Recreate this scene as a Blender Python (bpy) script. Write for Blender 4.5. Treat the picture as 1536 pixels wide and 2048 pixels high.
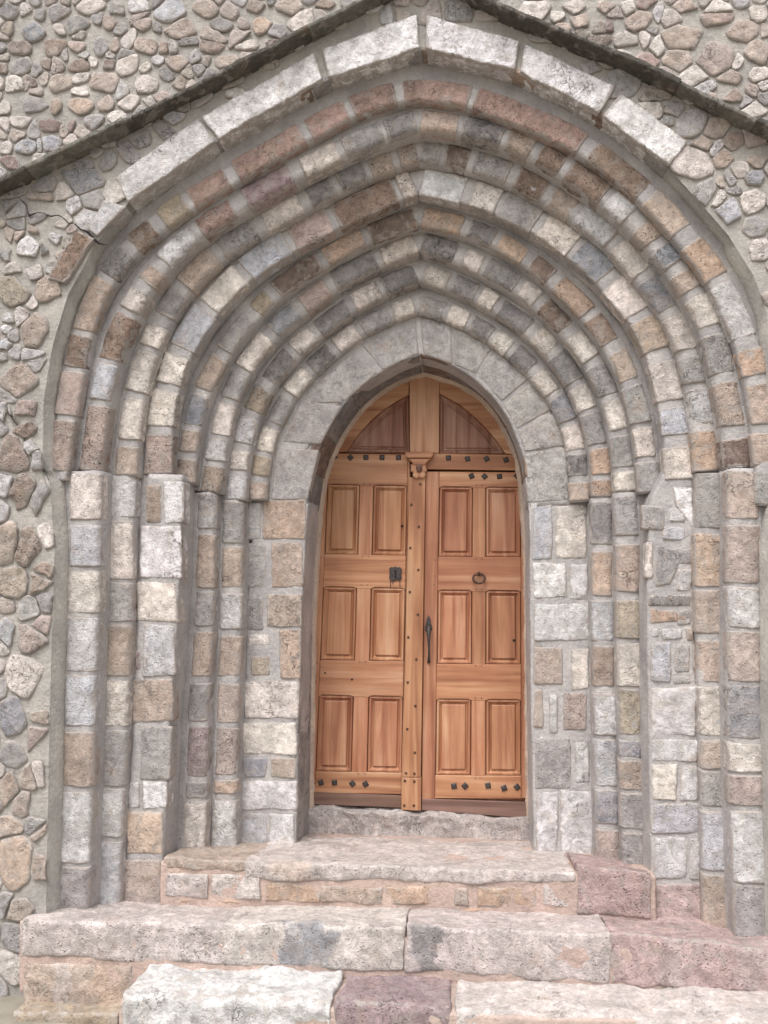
import bpy, bmesh, math, random
from mathutils import Vector, Matrix, noise
random.seed(7)
for o in list(bpy.data.objects): bpy.data.objects.remove(o, do_unlink=True)
C = bpy.context.scene.collection

# ------------------------------------------------------------------ camera
F_PX, CAM_D, CAM_H = 1700.0, 3.9, 1.9
YAW, PITCH, ROLL = math.radians(5.6), math.radians(4.9), math.radians(0.5)
cam_d = bpy.data.cameras.new('camera'); cam = bpy.data.objects.new('camera', cam_d); C.objects.link(cam)
CR = Matrix.Rotation(YAW, 3, 'Z') @ Matrix.Rotation(math.pi/2 + PITCH, 3, 'X') @ Matrix.Rotation(ROLL, 3, 'Z')
cam.matrix_world = Matrix.Translation((0, -CAM_D, CAM_H)) @ CR.to_4x4()
cam_d.sensor_fit = 'VERTICAL'; cam_d.sensor_height = 36; cam_d.lens = 36*F_PX/2048
cam_d.clip_start = 0.05; cam_d.clip_end = 3000
bpy.context.scene.camera = cam

# ------------------------------------------------------------------ sky, sun, exposure
SUN_EL, SUN_AZ = math.radians(62), math.radians(200)      # azimuth clockwise from +Y
w = bpy.data.worlds.new('World'); bpy.context.scene.world = w; w.use_nodes = True
nt = w.node_tree; nt.nodes.clear()
sky = nt.nodes.new('ShaderNodeTexSky'); sky.sky_type = 'NISHITA'; sky.sun_disc = False
sky.sun_elevation = SUN_EL; sky.sun_rotation = SUN_AZ
sky.air_density = 1.0; sky.dust_density = 5.0; sky.ozone_density = 0.6
bgn = nt.nodes.new('ShaderNodeBackground'); bgn.inputs[1].default_value = 0.15
wo = nt.nodes.new('ShaderNodeOutputWorld')
hs = nt.nodes.new('ShaderNodeHueSaturation'); hs.inputs['Saturation'].default_value = 0.2
nt.links.new(sky.outputs[0], hs.inputs['Color']); nt.links.new(hs.outputs[0], bgn.inputs[0]); nt.links.new(bgn.outputs[0], wo.inputs[0])
sl = bpy.data.lights.new('sun', 'SUN'); sl.energy = 0.8; sl.angle = math.radians(28); sl.color = (1.0, 0.965, 0.955)
so = bpy.data.objects.new('sun', sl); C.objects.link(so)
sd = Vector((math.sin(SUN_AZ)*math.cos(SUN_EL), math.cos(SUN_AZ)*math.cos(SUN_EL), math.sin(SUN_EL)))
so.rotation_euler = sd.to_track_quat('Z', 'Y').to_euler(); so.location = sd*30
vs = bpy.context.scene.view_settings
vs.view_transform = 'Standard'; vs.look = 'None'; vs.gamma = 1; vs.exposure = 0.84

# ------------------------------------------------------------------ pixel -> point on the vertical plane at depth Y (wall face is Y = 0)
CO = Vector((0, -CAM_D, CAM_H))
def P(x, y, Y):
    d = CR @ Vector(((x-768)/F_PX, -(y-1024)/F_PX, -1))
    return CO + d*((Y+CAM_D)/d.y)
def xz(x, y, Y):
    p = P(x, y, Y); return (p.x, p.z)
def mpp(Y): return (Y+CAM_D)/F_PX      # metres per pixel at that depth

def lin(c):
    r = []
    for v in c:
        v /= 255.0
        r.append(v/12.92 if v <= .04045 else ((v+.055)/1.055)**2.4)
    return tuple(r)
PAL = dict(k=(204,187,178), F=(176,168,162), w=(204,200,198), C=(222,206,190), T=(190,160,136), K=(186,154,138), P=(178,138,122), R=(192,156,151), r=(128,92,84),
           G=(158,153,149), g=(136,131,130), L=(202,199,199), W=(228,224,224), S=(146,149,158), s=(180,183,192),
           B=(158,122,96), b=(136,106,88), O=(202,158,122), o=(186,152,124), Y=(174,150,116), M=(176,171,168),
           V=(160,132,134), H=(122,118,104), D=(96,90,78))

for _k, _c in list(PAL.items()):
    _y = .3*_c[0]+.59*_c[1]+.11*_c[2]; _n = (_y*1.012, _y*.992, _y*.995)
    PAL[_k] = tuple(_n[i]+(_c[i]-_n[i])*(.52 if _k not in 'RrPV' else .62) for i in range(3))
# ------------------------------------------------------------------ mesh builder
class MB:
    def __init__(s): s.v=[]; s.f=[]; s.m=[]; s.c=[]; s.p=[]; s.sm=[]; s.e=[]
    def add(s, verts, faces, col, pit=0.3, mat=0, smooth=True, edge=None):
        s.e += (edge if edge is not None else [0.0]*len(verts))
        b = len(s.v); s.v += [tuple(v) for v in verts]
        if callable(col): s.c += [col(v) for v in verts]
        else: s.c += [col]*len(verts)
        s.p += [pit]*len(verts)
        s.f += [tuple(b+i for i in f) for f in faces]; s.m += [mat]*len(faces); s.sm += [smooth]*len(faces)
    def build(s, name, mats, parent=None):
        me = bpy.data.meshes.new(name); me.from_pydata(s.v, [], s.f)
        for m in mats: me.materials.append(m)
        me.polygons.foreach_set('material_index', s.m); me.polygons.foreach_set('use_smooth', s.sm)
        a = me.color_attributes.new('Col', 'FLOAT_COLOR', 'POINT')
        a.data.foreach_set('color', [x for c in s.c for x in (c[0], c[1], c[2], 1.0)])
        q = me.attributes.new('pit', 'FLOAT', 'POINT'); q.data.foreach_set('value', s.p)
        q = me.attributes.new('edge', 'FLOAT', 'POINT'); q.data.foreach_set('value', s.e)
        me.update()
        o = bpy.data.objects.new(name, me); C.objects.link(o)
        if parent is not None: o.parent = parent
        return o
def tag(o, label=None, cat=None, group=None, kind=None):
    if label: o['label'] = label
    if cat: o['category'] = cat
    if group: o['group'] = group
    if kind: o['kind'] = kind
    return o
def thing(name, label, cat):
    o = bpy.data.objects.new(name, None); C.objects.link(o); o.empty_display_size = .2
    return tag(o, label, cat, kind='thing')

def wash(c, k=.18, t=(206,197,192)):
    t = lin(t); return tuple(u*(1-k)+v*k for u, v in zip(c, t))
def jit(col, a=0.06):
    k = 1+random.uniform(-a, a)
    return tuple(max(0, c*k*(1+random.uniform(-.012, .012))) for c in col)

# A rounded block swept along its length: a = along, b = across, c = depth behind the front
def rbox(mb, L, W, D, rp, re, mapf, col, pit=.3, res=.013, amp=.003, mat=0, Din=None, wob=1.0, rin=None, caps=True, f1=22, side_e=.6, edge_k=1.0):
    Din = D if Din is None else Din
    rin = rp if rin is None else rin
    re = min(re, L*.45, W*.45)
    n = max(2, int(L/res)); st = set()
    for i in range(n+1):
        a = -L/2 + L*i/n
        if a > -L/2+re and a < L/2-re: st.add(a)
    for k in (0, .12, .4, .75, 1.0):
        st.add(-L/2+re*k); st.add(L/2-re*k)
    st = sorted(st)
    ns1 = max(1, int(D/res/1.6)); ns2 = max(1, int(Din/res/1.6)); nf = max(2, int((W-rp-rin)/res)); na = 4 if rp > .02 else 3
    if rp > .05: na = 6
    ed = []; verts = []; seed = Vector((random.uniform(-50, 50), random.uniform(-50, 50), random.uniform(-50, 50)))
    for a in st:
        e = min(a+L/2, L/2-a)
        ins = re - math.sqrt(max(0, re*re-(re-e)**2)) if e < re else 0
        Wa = W(a) if callable(W) else W
        hw = max(Wa/2-ins, .002); r1 = min(rp, hw*.95); r2 = min(rin, hw*.95); pr = []
        for i in range(ns1): pr.append((-hw, D + (ins+r1-D)*i/ns1))
        for i in range(na+1):
            t = i/na*math.pi/2; pr.append((-hw+r1-r1*math.cos(t), ins+r1-r1*math.sin(t)))
        for i in range(1, nf): pr.append((-hw+r1+(2*hw-r1-r2)*i/nf, ins))
        for i in range(na+1):
            t = i/na*math.pi/2; pr.append((hw-r2+r2*math.sin(t), ins+r2-r2*math.cos(t)))
        for i in range(1, ns2+1): pr.append((hw, ins+r2+(Din-ins-r2)*i/ns2))
        for (b_, c_) in pr:
            verts.append(mapf(a, b_, c_)); ed.append(edge_k*max(0, 1-min(e, Wa/2-abs(b_)+.004)/.024) if c_ < ins+r1+.012 else side_e)
    m = len(verts)//len(st); out = []
    for v in verts:
        q = v*f1+seed
        d = noise.noise_vector(q)*amp + noise.noise_vector(v*f1*3.1+seed)*amp*.45 + noise.noise_vector(v*6+seed)*amp*1.6*wob
        out.append(v+d)
    fs = []
    for i in range(len(st)-1):
        for j in range(m-1):
            a0 = i*m+j; fs.append((a0, a0+1, a0+m+1, a0+m))
    if caps:
        fs.append(tuple(range(m-1, -1, -1))); fs.append(tuple(range((len(st)-1)*m, len(st)*m)))
    # orientation: the middle front face should look towards -Y
    k = (len(st)//2)*m + m//2
    a_, b_, d_ = out[min(k, len(out)-1)], out[min(k+1, len(out)-1)], out[max(k-m, 0)]
    nn = (b_-a_).cross(d_-a_)
    if nn.y < 0: fs = [tuple(reversed(f)) for f in fs]
    mb.add(out, fs, col, pit, mat, True, ed)

def quad_map(q, Y):
    """q: TL,TR,BR,BL pixels on the plane Y"""
    p = [P(x, y, Y) for x, y in q]
    L = ((p[1]-p[0]).length+(p[2]-p[3]).length)/2; W = ((p[3]-p[0]).length+(p[2]-p[1]).length)/2
    def f(a, b, c):
        u = a/L+.5; v = b/W+.5
        t = p[0].lerp(p[1], u); s = p[3].lerp(p[2], u); r = t.lerp(s, v)
        return Vector((r.x, r.y+c, r.z))
    return L, W, f
def block(mb, q, Y, col, D=.06, r=.011, pit=.35, amp=.003, res=.014, **k):
    L, W, f = quad_map(q, Y)
    rbox(mb, L, W, D, r, r, f, jit(lin(PAL[col])) if isinstance(col, str) else col, pit, res, amp, 0, **k)
def rect(mb, x0, x1, y0, y1, Y, col, skew=0.0, **k):
    col = jit(wash(lin(PAL[col])))
    j = lambda: random.uniform(-1.5, 1.5)
    block(mb, [(x0+j(), y0+j()), (x1+j(), y0+j()), (x1+j()+skew, y1+j()), (x0+j()+skew, y1+j())], Y, col, **k)

class Path:
    def __init__(s, pts, Y, apex=None, smooth=14, ext0=0, ext1=0):
        w = [Vector(xz(x, y, Y)) for x, y in pts]
        ax = None
        if apex: ax = Vector(xz(apex[0], apex[1], Y))
        def dense(ps):
            out = [ps[0]]
            for a, b in zip(ps, ps[1:]):
                n = max(1, int(round((b-a).length/.02)))
                for i in range(1, n+1): out.append(a.lerp(b, i/n))
            # even spacing then smoothing
            for _ in range(smooth*6):
                out = [out[0]]+[(out[i-1]+out[i]*2+out[i+1])/4 for i in range(1, len(out)-1)]+[out[-1]]
            return out
        if ax:
            l = [p for p in w if p.x < ax.x-.03]+[ax]; r = [ax]+[p for p in w if p.x > ax.x+.03]
            d = dense(l)+dense(r)[1:]
        else: d = dense(w)
        if ext0: d = [d[0]+(d[0]-d[3]).normalized()*ext0]+d
        if ext1: d = d+[d[-1]+(d[-1]-d[-4]).normalized()*ext1]
        s.p = d; s.L = [0]
        for a, b in zip(d, d[1:]): s.L.append(s.L[-1]+(b-a).length)
        s.len = s.L[-1]; s.Y = Y
    def at(s, t):
        import bisect
        def pos(t):
            t = max(0, min(s.len, t)); i = min(max(bisect.bisect_right(s.L, t)-1, 0), len(s.p)-2)
            k = (t-s.L[i])/max(1e-9, s.L[i+1]-s.L[i]); return s.p[i].lerp(s.p[i+1], k)
        p = pos(t); d = (pos(t+.015)-pos(t-.015)).normalized()
        over = t-s.len if t > s.len else (t if t < 0 else 0)
        if over: p = p+d*over
        return p, Vector((d.y, -d.x))
    def proj(s, x, y):
        q = Vector(xz(x, y, s.Y)); best = (1e9, 0)
        for i in range(len(s.p)-1):
            a, b = s.p[i], s.p[i+1]; ab = b-a; k = max(0, min(1, (q-a).dot(ab)/max(1e-9, ab.dot(ab))))
            dd = (q-(a+ab*k)).length
            if dd < best[0]: best = (dd, s.L[i]+ab.length*k)
        return best[1]
    def map(s, s0, Y, off=0.0):
        def f(a, b, c):
            p, n = s.at(s0+a); return Vector((p.x+n.x*(b+off), Y+c, p.y+n.y*(b+off)))
        return f

def bed(mb, path, Wm, Y, rp, s0=0, s1=None, inset=.007, off=0.0, out=.06, outd=.03, back=.42, res=.03, rin=None, amp=.0022):
    """continuous mortar core of an order; Wm width in metres or function of s"""
    s1 = path.len if s1 is None else s1
    n = max(2, int((s1-s0)/res)); prof = []
    rin = rp if rin is None else rin
    verts = []; cnt = None
    sd_ = random.uniform(-40, 40)
    for i in range(n+1):
        s = s0+(s1-s0)*i/n; W = Wm(s) if callable(Wm) else Wm; hw = W/2; r1 = min(rp, hw*.9); r2 = min(rin, hw*.9)
        pr = []
        if out > 0: pr += [(-hw-out, outd+.05), (-hw-out, outd), (-hw-out*.5, outd), (-hw-.006, outd-.005)]
        else: pr += [(-hw, back)]
        for k in range(6):
            t = k/5*math.pi/2; z = inset+r1-r1*math.sin(t)
            pr.append((-hw+r1-r1*math.cos(t), min(z, outd-.008) if out > 0 else z))
        for k in range(1, 5): pr.append((-hw+r1+(2*hw-r1-r2)*k/5, inset))
        for k in range(6):
            t = k/5*math.pi/2; pr.append((hw-r2+r2*math.sin(t), inset+r2-r2*math.cos(t)))
        pr += [(hw, inset+r2+.03), (hw+.004, inset+r2+.07), (hw+.004, back)]
        f = path.map(s, Y, off)
        for (b, c) in pr:
            v = f(0, b, c)
            verts.append(v+noise.noise_vector(v*14+Vector((sd_, 0, 0)))*amp*1.5+noise.noise_vector(v*45)*amp*.6)
        cnt = len(pr)
    fs = [(i*cnt+j, (i+1)*cnt+j, (i+1)*cnt+j+1, i*cnt+j+1) for i in range(n) for j in range(cnt-1)]
    fs += [tuple(range(cnt)), tuple(range(n*cnt+cnt-1, n*cnt-1, -1))]
    mb.add(verts, fs, lin(PAL['M']), .1, 1)

# ------------------------------------------------------------------ materials
def new_mat(name):
    m = bpy.data.materials.new(name); m.use_nodes = True; n = m.node_tree; n.nodes.clear()
    o = n.nodes.new('ShaderNodeOutputMaterial'); b = n.nodes.new('ShaderNodeBsdfPrincipled'); n.links.new(b.outputs[0], o.inputs[0])
    return m, n, b
def N(n, t, **k):
    x = n.nodes.new(t)
    for a, v in k.items():
        if a.startswith('i_'):
            key = a[2:].replace('_', ' '); x.inputs[key].default_value = v
        else: setattr(x, a, v)
    return x
def math_(n, op, a, b=None, clamp=False):
    x = n.nodes.new('ShaderNodeMath'); x.operation = op; x.use_clamp = clamp
    for i, v in enumerate((a, b)):
        if v is None: continue
        if hasattr(v, 'links'): n.links.new(v, x.inputs[i])
        else: x.inputs[i].default_value = v
    return x.outputs[0]
def ramp(n, fac, stops):
    r = n.nodes.new('ShaderNodeValToRGB'); e = r.color_ramp.elements
    while len(e) < len(stops): e.new(.5)
    for el, (p, c) in zip(e, stops): el.position = p; el.color = (*c, 1) if len(c) == 3 else c
    n.links.new(fac, r.inputs[0]); return r.outputs[0]
def mixc(n, fac, a, b, mode='MIX'):
    x = n.nodes.new('ShaderNodeMix'); x.data_type = 'RGBA'; x.blend_type = mode
    for s, v in ((x.inputs['Factor'], fac), (x.inputs['A'], a), (x.inputs['B'], b)):
        if hasattr(v, 'links'): n.links.new(v, s)
        elif isinstance(v, tuple): s.default_value = (*v, 1) if len(v) == 3 else v
        else: s.default_value = v
    return x.outputs['Result']
def g3(v): return (v, v, v)

def stone_mat():
    m, n, b = new_mat('weathered stone')
    g = n.nodes.new('ShaderNodeNewGeometry'); pos = g.outputs['Position']
    at = N(n, 'ShaderNodeAttribute', attribute_name='Col'); pt = N(n, 'ShaderNodeAttribute', attribute_name='pit')
    def nz(sc, det=4, rough=.55, dist=0):
        x = N(n, 'ShaderNodeTexNoise'); x.inputs['Scale'].default_value = sc; x.inputs['Detail'].default_value = det
        x.inputs['Roughness'].default_value = rough; x.inputs['Distortion'].default_value = dist
        n.links.new(pos, x.inputs['Vector']); return x
    big = nz(9, 3); mid = nz(34, 5, .65, .4); fine = nz(115, 5, .72); pat = nz(14, 4, .6, .6); ocr = nz(11, 4, .6, .3)
    c = at.outputs['Color']
    c = mixc(n, .6, c, ramp(n, big.outputs[0], [(.3, g3(.62)), (.7, g3(1.28))]), 'MULTIPLY')
    c = mixc(n, .85, c, ramp(n, mid.outputs[0], [(.28, g3(.58)), (.72, g3(1.32))]), 'MULTIPLY')
    # grey lichen-ish cast and ochre iron stains, each in patches
    c = mixc(n, math_(n, 'MULTIPLY', ramp(n, pat.outputs[0], [(.53, g3(0)), (.62, g3(1))]), .5), c, (.37, .335, .305))
    c = mixc(n, math_(n, 'MULTIPLY', ramp(n, ocr.outputs[0], [(.56, g3(0)), (.74, g3(1))]), .28), c, (.42, .28, .18))
    c = mixc(n, math_(n, 'ADD', .15, math_(n, 'MULTIPLY', pt.outputs['Fac'], .36)), c, ramp(n, fine.outputs[0], [(.32, g3(.5)), (.66, g3(1.38))]), 'MULTIPLY')
    ea = N(n, 'ShaderNodeAttribute', attribute_name='edge')
    sm_ = math_(n, 'ADD', math_(n, 'MULTIPLY', ea.outputs['Fac'], .62), math_(n, 'MULTIPLY', math_(n, 'ADD', nz(20, 4, .6, .5).outputs[0], math_(n, 'MULTIPLY', nz(70, 3).outputs[0], .35)), 1.25))
    smr = ramp(n, sm_, [(.0, g3(0)), (1, g3(1))])
    mr = N(n, 'ShaderNodeMapRange'); mr.inputs[1].default_value = 1.14; mr.inputs[2].default_value = 1.30; n.links.new(sm_, mr.inputs[0]); smf = mr.outputs[0]
    c = mixc(n, math_(n, 'MULTIPLY', smf, .88), c, mixc(n, .4, lin((172,163,157)), ramp(n, fine.outputs[0], [(.3, g3(.6)), (.7, g3(1.3))]), 'MULTIPLY'))
    # pits
    vo = N(n, 'ShaderNodeTexVoronoi', feature='F1'); vo.inputs['Scale'].default_value = 75; n.links.new(pos, vo.inputs['Vector'])
    holes = ramp(n, vo.outputs['Distance'], [(.12, g3(1)), (.34, g3(0))])
    sel = ramp(n, nz(26, 3).outputs[0], [(.44, g3(0)), (.6, g3(1))])
    pf = math_(n, 'MULTIPLY', math_(n, 'MULTIPLY', math_(n, 'MULTIPLY', holes, sel), pt.outputs['Fac'], True), math_(n, 'SUBTRACT', 1.0, smf))
    c = mixc(n, math_(n, 'MULTIPLY', pf, .85), c, (.07, .05, .04))
    n.links.new(c, b.inputs['Base Color']); b.inputs['Roughness'].default_value = .92; b.inputs['Specular IOR Level'].default_value = .25
    crn = nz(13, 5, .6, 1.2); cm = ramp(n, nz(5, 2).outputs[0], [(.57, g3(0)), (.66, g3(1))])
    crk = math_(n, 'MULTIPLY', math_(n, 'SUBTRACT', 1.0, math_(n, 'MULTIPLY', math_(n, 'ABSOLUTE', math_(n, 'SUBTRACT', crn.outputs[0], .5)), 90), True), cm)
    c = mixc(n, math_(n, 'MULTIPLY', crk, .7), c, (.09, .075, .065)); n.links.new(c, b.inputs['Base Color'])
    gr = math_(n, 'ADD', .35, math_(n, 'MULTIPLY', pt.outputs['Fac'], 1.1))
    h = math_(n, 'ADD', math_(n, 'MULTIPLY', mid.outputs[0], .9), math_(n, 'MULTIPLY', fine.outputs[0], math_(n, 'MULTIPLY', gr, .75)))
    h = math_(n, 'SUBTRACT', h, math_(n, 'MULTIPLY', crk, .8))
    h = math_(n, 'SUBTRACT', h, math_(n, 'MULTIPLY', pf, 1.0))
    bp = N(n, 'ShaderNodeBump'); bp.inputs['Strength'].default_value = .85; bp.inputs['Distance'].default_value = .013
    n.links.new(h, bp.inputs['Height']); n.links.new(bp.outputs[0], b.inputs['Normal'])
    return m
def mortar_mat():
    m, n, b = new_mat('lime mortar')
    g = n.nodes.new('ShaderNodeNewGeometry'); pos = g.outputs['Position']
    at = N(n, 'ShaderNodeAttribute', attribute_name='Col')
    def nz(sc, det=4, rough=.55, dist=0):
        x = N(n, 'ShaderNodeTexNoise'); x.inputs['Scale'].default_value = sc; x.inputs['Detail'].default_value = det
        x.inputs['Roughness'].default_value = rough; x.inputs['Distortion'].default_value = dist
        n.links.new(pos, x.inputs['Vector']); return x
    c = at.outputs['Color']
    c = mixc(n, .7, c, ramp(n, nz(6, 5).outputs[0], [(.3, (.70, .69, .70)), (.7, (1.25, 1.22, 1.18))]), 'MULTIPLY')
    c = mixc(n, .5, c, ramp(n, nz(60, 5, .7).outputs[0], [(.3, g3(.7)), (.7, g3(1.25))]), 'MULTIPLY')
    n.links.new(c, b.inputs['Base Color']); b.inputs['Roughness'].default_value = .95; b.inputs['Specular IOR Level'].default_value = .2
    h = math_(n, 'ADD', nz(40, 4, .6).outputs[0], math_(n, 'MULTIPLY', nz(220, 3).outputs[0], .35))
    bp = N(n, 'ShaderNodeBump'); bp.inputs['Strength'].default_value = .9; bp.inputs['Distance'].default_value = .011
    n.links.new(h, bp.inputs['Height']); n.links.new(bp.outputs[0], b.inputs['Normal'])
    return m
def wood_mat(name, horiz, dark=(.31, .125, .056), midc=(.43, .20, .092), pale=(.53, .30, .165), rough=.5):
    m, n, b = new_mat(name)
    g = n.nodes.new('ShaderNodeNewGeometry'); oi = n.nodes.new('ShaderNodeObjectInfo')
    mp = N(n, 'ShaderNodeMapping'); mp.inputs['Scale'].default_value = (1.4, 20, 26) if horiz else (26, 20, 1.4)
    ad = N(n, 'ShaderNodeVectorMath', operation='ADD'); n.links.new(g.outputs['Position'], ad.inputs[0])
    cb = n.nodes.new('ShaderNodeCombineXYZ'); 
    for i in range(3): n.links.new(math_(n, 'MULTIPLY', oi.outputs['Random'], 7.3+i*3), cb.inputs[i])
    n.links.new(cb.outputs[0], ad.inputs[1]); n.links.new(ad.outputs[0], mp.inputs[0])
    def nz(sc, det, dist, vec=None):
        x = N(n, 'ShaderNodeTexNoise'); x.inputs['Scale'].default_value = sc; x.inputs['Detail'].default_value = det
        x.inputs['Distortion'].default_value = dist; n.links.new(vec or mp.outputs[0], x.inputs['Vector']); return x.outputs[0]
    broad = nz(.55, 3, 1.2); grain = nz(2.6, 7, .5); cloud = nz(3.2, 4, .3, ad.outputs[0]); fib = nz(9, 3, 0)
    c = ramp(n, broad, [(.34, dark), (.5, midc), (.68, pale)])
    c = mixc(n, .3, c, ramp(n, grain, [(.3, g3(.6)), (.7, g3(1.25))]), 'MULTIPLY')
    c = mixc(n, .5, c, ramp(n, cloud, [(.35, (.8, .62, .5)), (.65, (1.12, 1.12, 1.12))]), 'MULTIPLY')
    rv = math_(n, 'ADD', math_(n, 'MULTIPLY', oi.outputs['Random'], .16), .92)
    hsn = N(n, 'ShaderNodeHueSaturation'); n.links.new(c, hsn.inputs['Color']); n.links.new(rv, hsn.inputs['Value'])
    hsn.inputs['Saturation'].default_value = .93
    n.links.new(math_(n, 'ADD', math_(n, 'MULTIPLY', math_(n, 'FRACT', math_(n, 'MULTIPLY', oi.outputs['Random'], 13.7)), .010), .4925), hsn.inputs['Hue'])
    n.links.new(hsn.outputs[0], b.inputs['Base Color']); b.inputs['Roughness'].default_value = rough
    b.inputs['Specular IOR Level'].default_value = .35
    bp = N(n, 'ShaderNodeBump'); bp.inputs['Strength'].default_value = .25; bp.inputs['Distance'].default_value = .002
    n.links.new(math_(n, 'ADD', grain, math_(n, 'MULTIPLY', fib, .6)), bp.inputs['Height']); n.links.new(bp.outputs[0], b.inputs['Normal'])
    return m
def iron_mat(name, c0, c1):
    m, n, b = new_mat(name); g = n.nodes.new('ShaderNodeNewGeometry')
    x = N(n, 'ShaderNodeTexNoise'); x.inputs['Scale'].default_value = 90; x.inputs['Detail'].default_value = 5; n.links.new(g.outputs['Position'], x.inputs['Vector'])
    n.links.new(ramp(n, x.outputs[0], [(.35, c0), (.7, c1)]), b.inputs['Base Color'])
    b.inputs['Roughness'].default_value = .6; b.inputs['Metallic'].default_value = .35
    bp = N(n, 'ShaderNodeBump'); bp.inputs['Strength'].default_value = .4; bp.inputs['Distance'].default_value = .002
    n.links.new(x.outputs[0], bp.inputs['Height']); n.links.new(bp.outputs[0], b.inputs['Normal'])
    return m
STONE = stone_mat(); MORTAR = mortar_mat()
WOOD_V = wood_mat('oiled wood, upright grain', False); WOOD_H = wood_mat('oiled wood, level grain', True)
KICK = wood_mat('greyed wood', True, (.13, .075, .055), (.20, .12, .09), (.27, .17, .13), .7)
WOOD_T = wood_mat('darker grey-brown wood', False, (.20, .085, .05), (.30, .145, .09), (.38, .22, .15), .6)  # tympanum panels: darker, greyer brown than the leaf panels
IRON = iron_mat('forged iron', (.035, .03, .03), (.09, .075, .07)); RUST = iron_mat('rusty iron', (.05, .028, .02), (.14, .07, .045))
BLACK, nb_, bb_ = new_mat('dark gap'); bb_.inputs['Base Color'].default_value = (.012, .009, .008, 1); bb_.inputs['Roughness'].default_value = 1
SM = [STONE, MORTAR]

# ------------------------------------------------------------------ ground
def ground():
    mb = MB(); m, n, b = new_mat('trodden ground')
    g = n.nodes.new('ShaderNodeNewGeometry')
    x = N(n, 'ShaderNodeTexNoise'); x.inputs['Scale'].default_value = 5; x.inputs['Detail'].default_value = 9; n.links.new(g.outputs['Position'], x.inputs['Vector'])
    n.links.new(ramp(n, x.outputs[0], [(.3, (.17, .155, .12)), (.7, (.32, .29, .24))]), b.inputs['Base Color']); b.inputs['Roughness'].default_value = .95
    bp = N(n, 'ShaderNodeBump'); bp.inputs['Strength'].default_value = .6; bp.inputs['Distance'].default_value = .02
    n.links.new(x.outputs[0], bp.inputs['Height']); n.links.new(bp.outputs[0], b.inputs['Normal'])
    s = 900; mb.add([(-s, -s, 0), (s, -s, 0), (s, s, 0), (-s, s, 0)], [(0, 1, 2, 3)], (.3, .3, .3), 0, 0)
    tag(mb.build('ground', [m]), 'pale trodden ground in front of the steps', 'ground', kind='structure')
ground()

# ================================================================== PORTAL
portal = thing('church_portal', 'stepped pointed stone portal with striped voussoir arches around the wooden door', 'portal')
Y0, YA, YB, YC, YD1, YD2, YE1, YE2, YF, YDOOR = .08, .135, .235, .305, .40, .48, .565, .64, .69, 1.10

def order(label, stones, apex, Wpx, Y, rp, re=.012, W_bed=8, rin=None, Dst=.055, Din=.10, pit=.45, end=(.03, .03), ts=None, amp=.003, out=.05, outd=.022):
    pts = []
    for s in stones: pts += [(s[0], s[1]), (s[2], s[3])]
    path = Path(pts, Y, apex); mb = MB(); k = mpp(Y)
    bed(mb, path, (Wpx+W_bed-7)*k, Y, rp+.006, -end[0], path.len+end[1], rin=(rin+.003 if rin is not None else None), out=out, outd=outd)
    for s in stones:
        a, b_ = path.proj(s[0], s[1]), path.proj(s[2], s[3])
        L = max(.04, abs(b_-a)-.004); col = s[4]
        pv = pit
        if len(s) > 5: pv = s[5]
        wj = (Wpx+5)*k*random.uniform(.95, 1.03)
        rbox(mb, L, wj, Dst, rp, re*random.uniform(.6, 1.1), path.map((a+b_)/2, Y+random.uniform(-.002, .003), random.uniform(-.003, .003)), jit(wash(lin(PAL[col]), .03), .07),
             pv, .012, amp*random.uniform(.8, 1.35), 0, Din=Din, rin=rin)
    o = mb.build('archivolt', SM, portal); o['label'] = label
    return path

R0 = [(113,942,127,838,'K'),(129,831,143,741,'K',.2),(146,735,157,668,'B',1),(160,660,200,553,'T'),(212,548,248,496,'g',.8),(262,490,303,447,'B',1),
      (320,436,370,400,'Y'),(377,396,455,352,'P'),(468,341,606,266,'P'),(613,256,694,213,'P'),(701,210,791,180,'P',.8),
      (804,177,942,185,'P'),(951,190,1170,282,'P',.7),(1188,294,1290,382,'B',1),(1306,384,1366,461,'T'),(1384,482,1441,551,'O'),(1448,562,1493,674,'L'),
      (1503,695,1516,750,'O'),(1519,764,1530,850,'T'),(1532,862,1538,932,'T'),(1539,942,1541,1010,'G')]
order('outermost reddish archivolt just inside the white facing stones', R0, (838,176), 46, Y0, .016, pit=.5, rin=.02, Din=.06, out=.14, outd=.03)
RA = [(177,942,193,809,'K',1),(195,800,208,725,'s',.4),(213,718,247,626,'B',1),(251,616,277,578,'C'),(286,563,310,532,'T'),(319,518,382,461,'L'),
      (391,452,465,407,'P',.8),(487,394,580,341,'V'),(600,330,676,296,'C'),(684,290,765,259,'G'),(770,257,831,240,'g'),
      (840,238,919,243,'T'),(926,245,1011,260,'g'),(1017,270,1070,291,'T',.8),(1080,300,1130,325,'B',1),(1138,332,1214,385,'B',1),(1222,390,1268,425,'L'),
      (1284,445,1315,478,'T',1),(1324,490,1350,530,'S'),(1360,543,1392,575,'T'),(1400,587,1426,652,'C'),(1434,664,1448,748,'G',.8),(1457,760,1471,852,'T',.9),(1476,874,1480,934,'b')]
order('second archivolt, a roll of mixed tan, grey and reddish stones', RA, (838,236), 47, YA, .036, W_bed=10)
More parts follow.
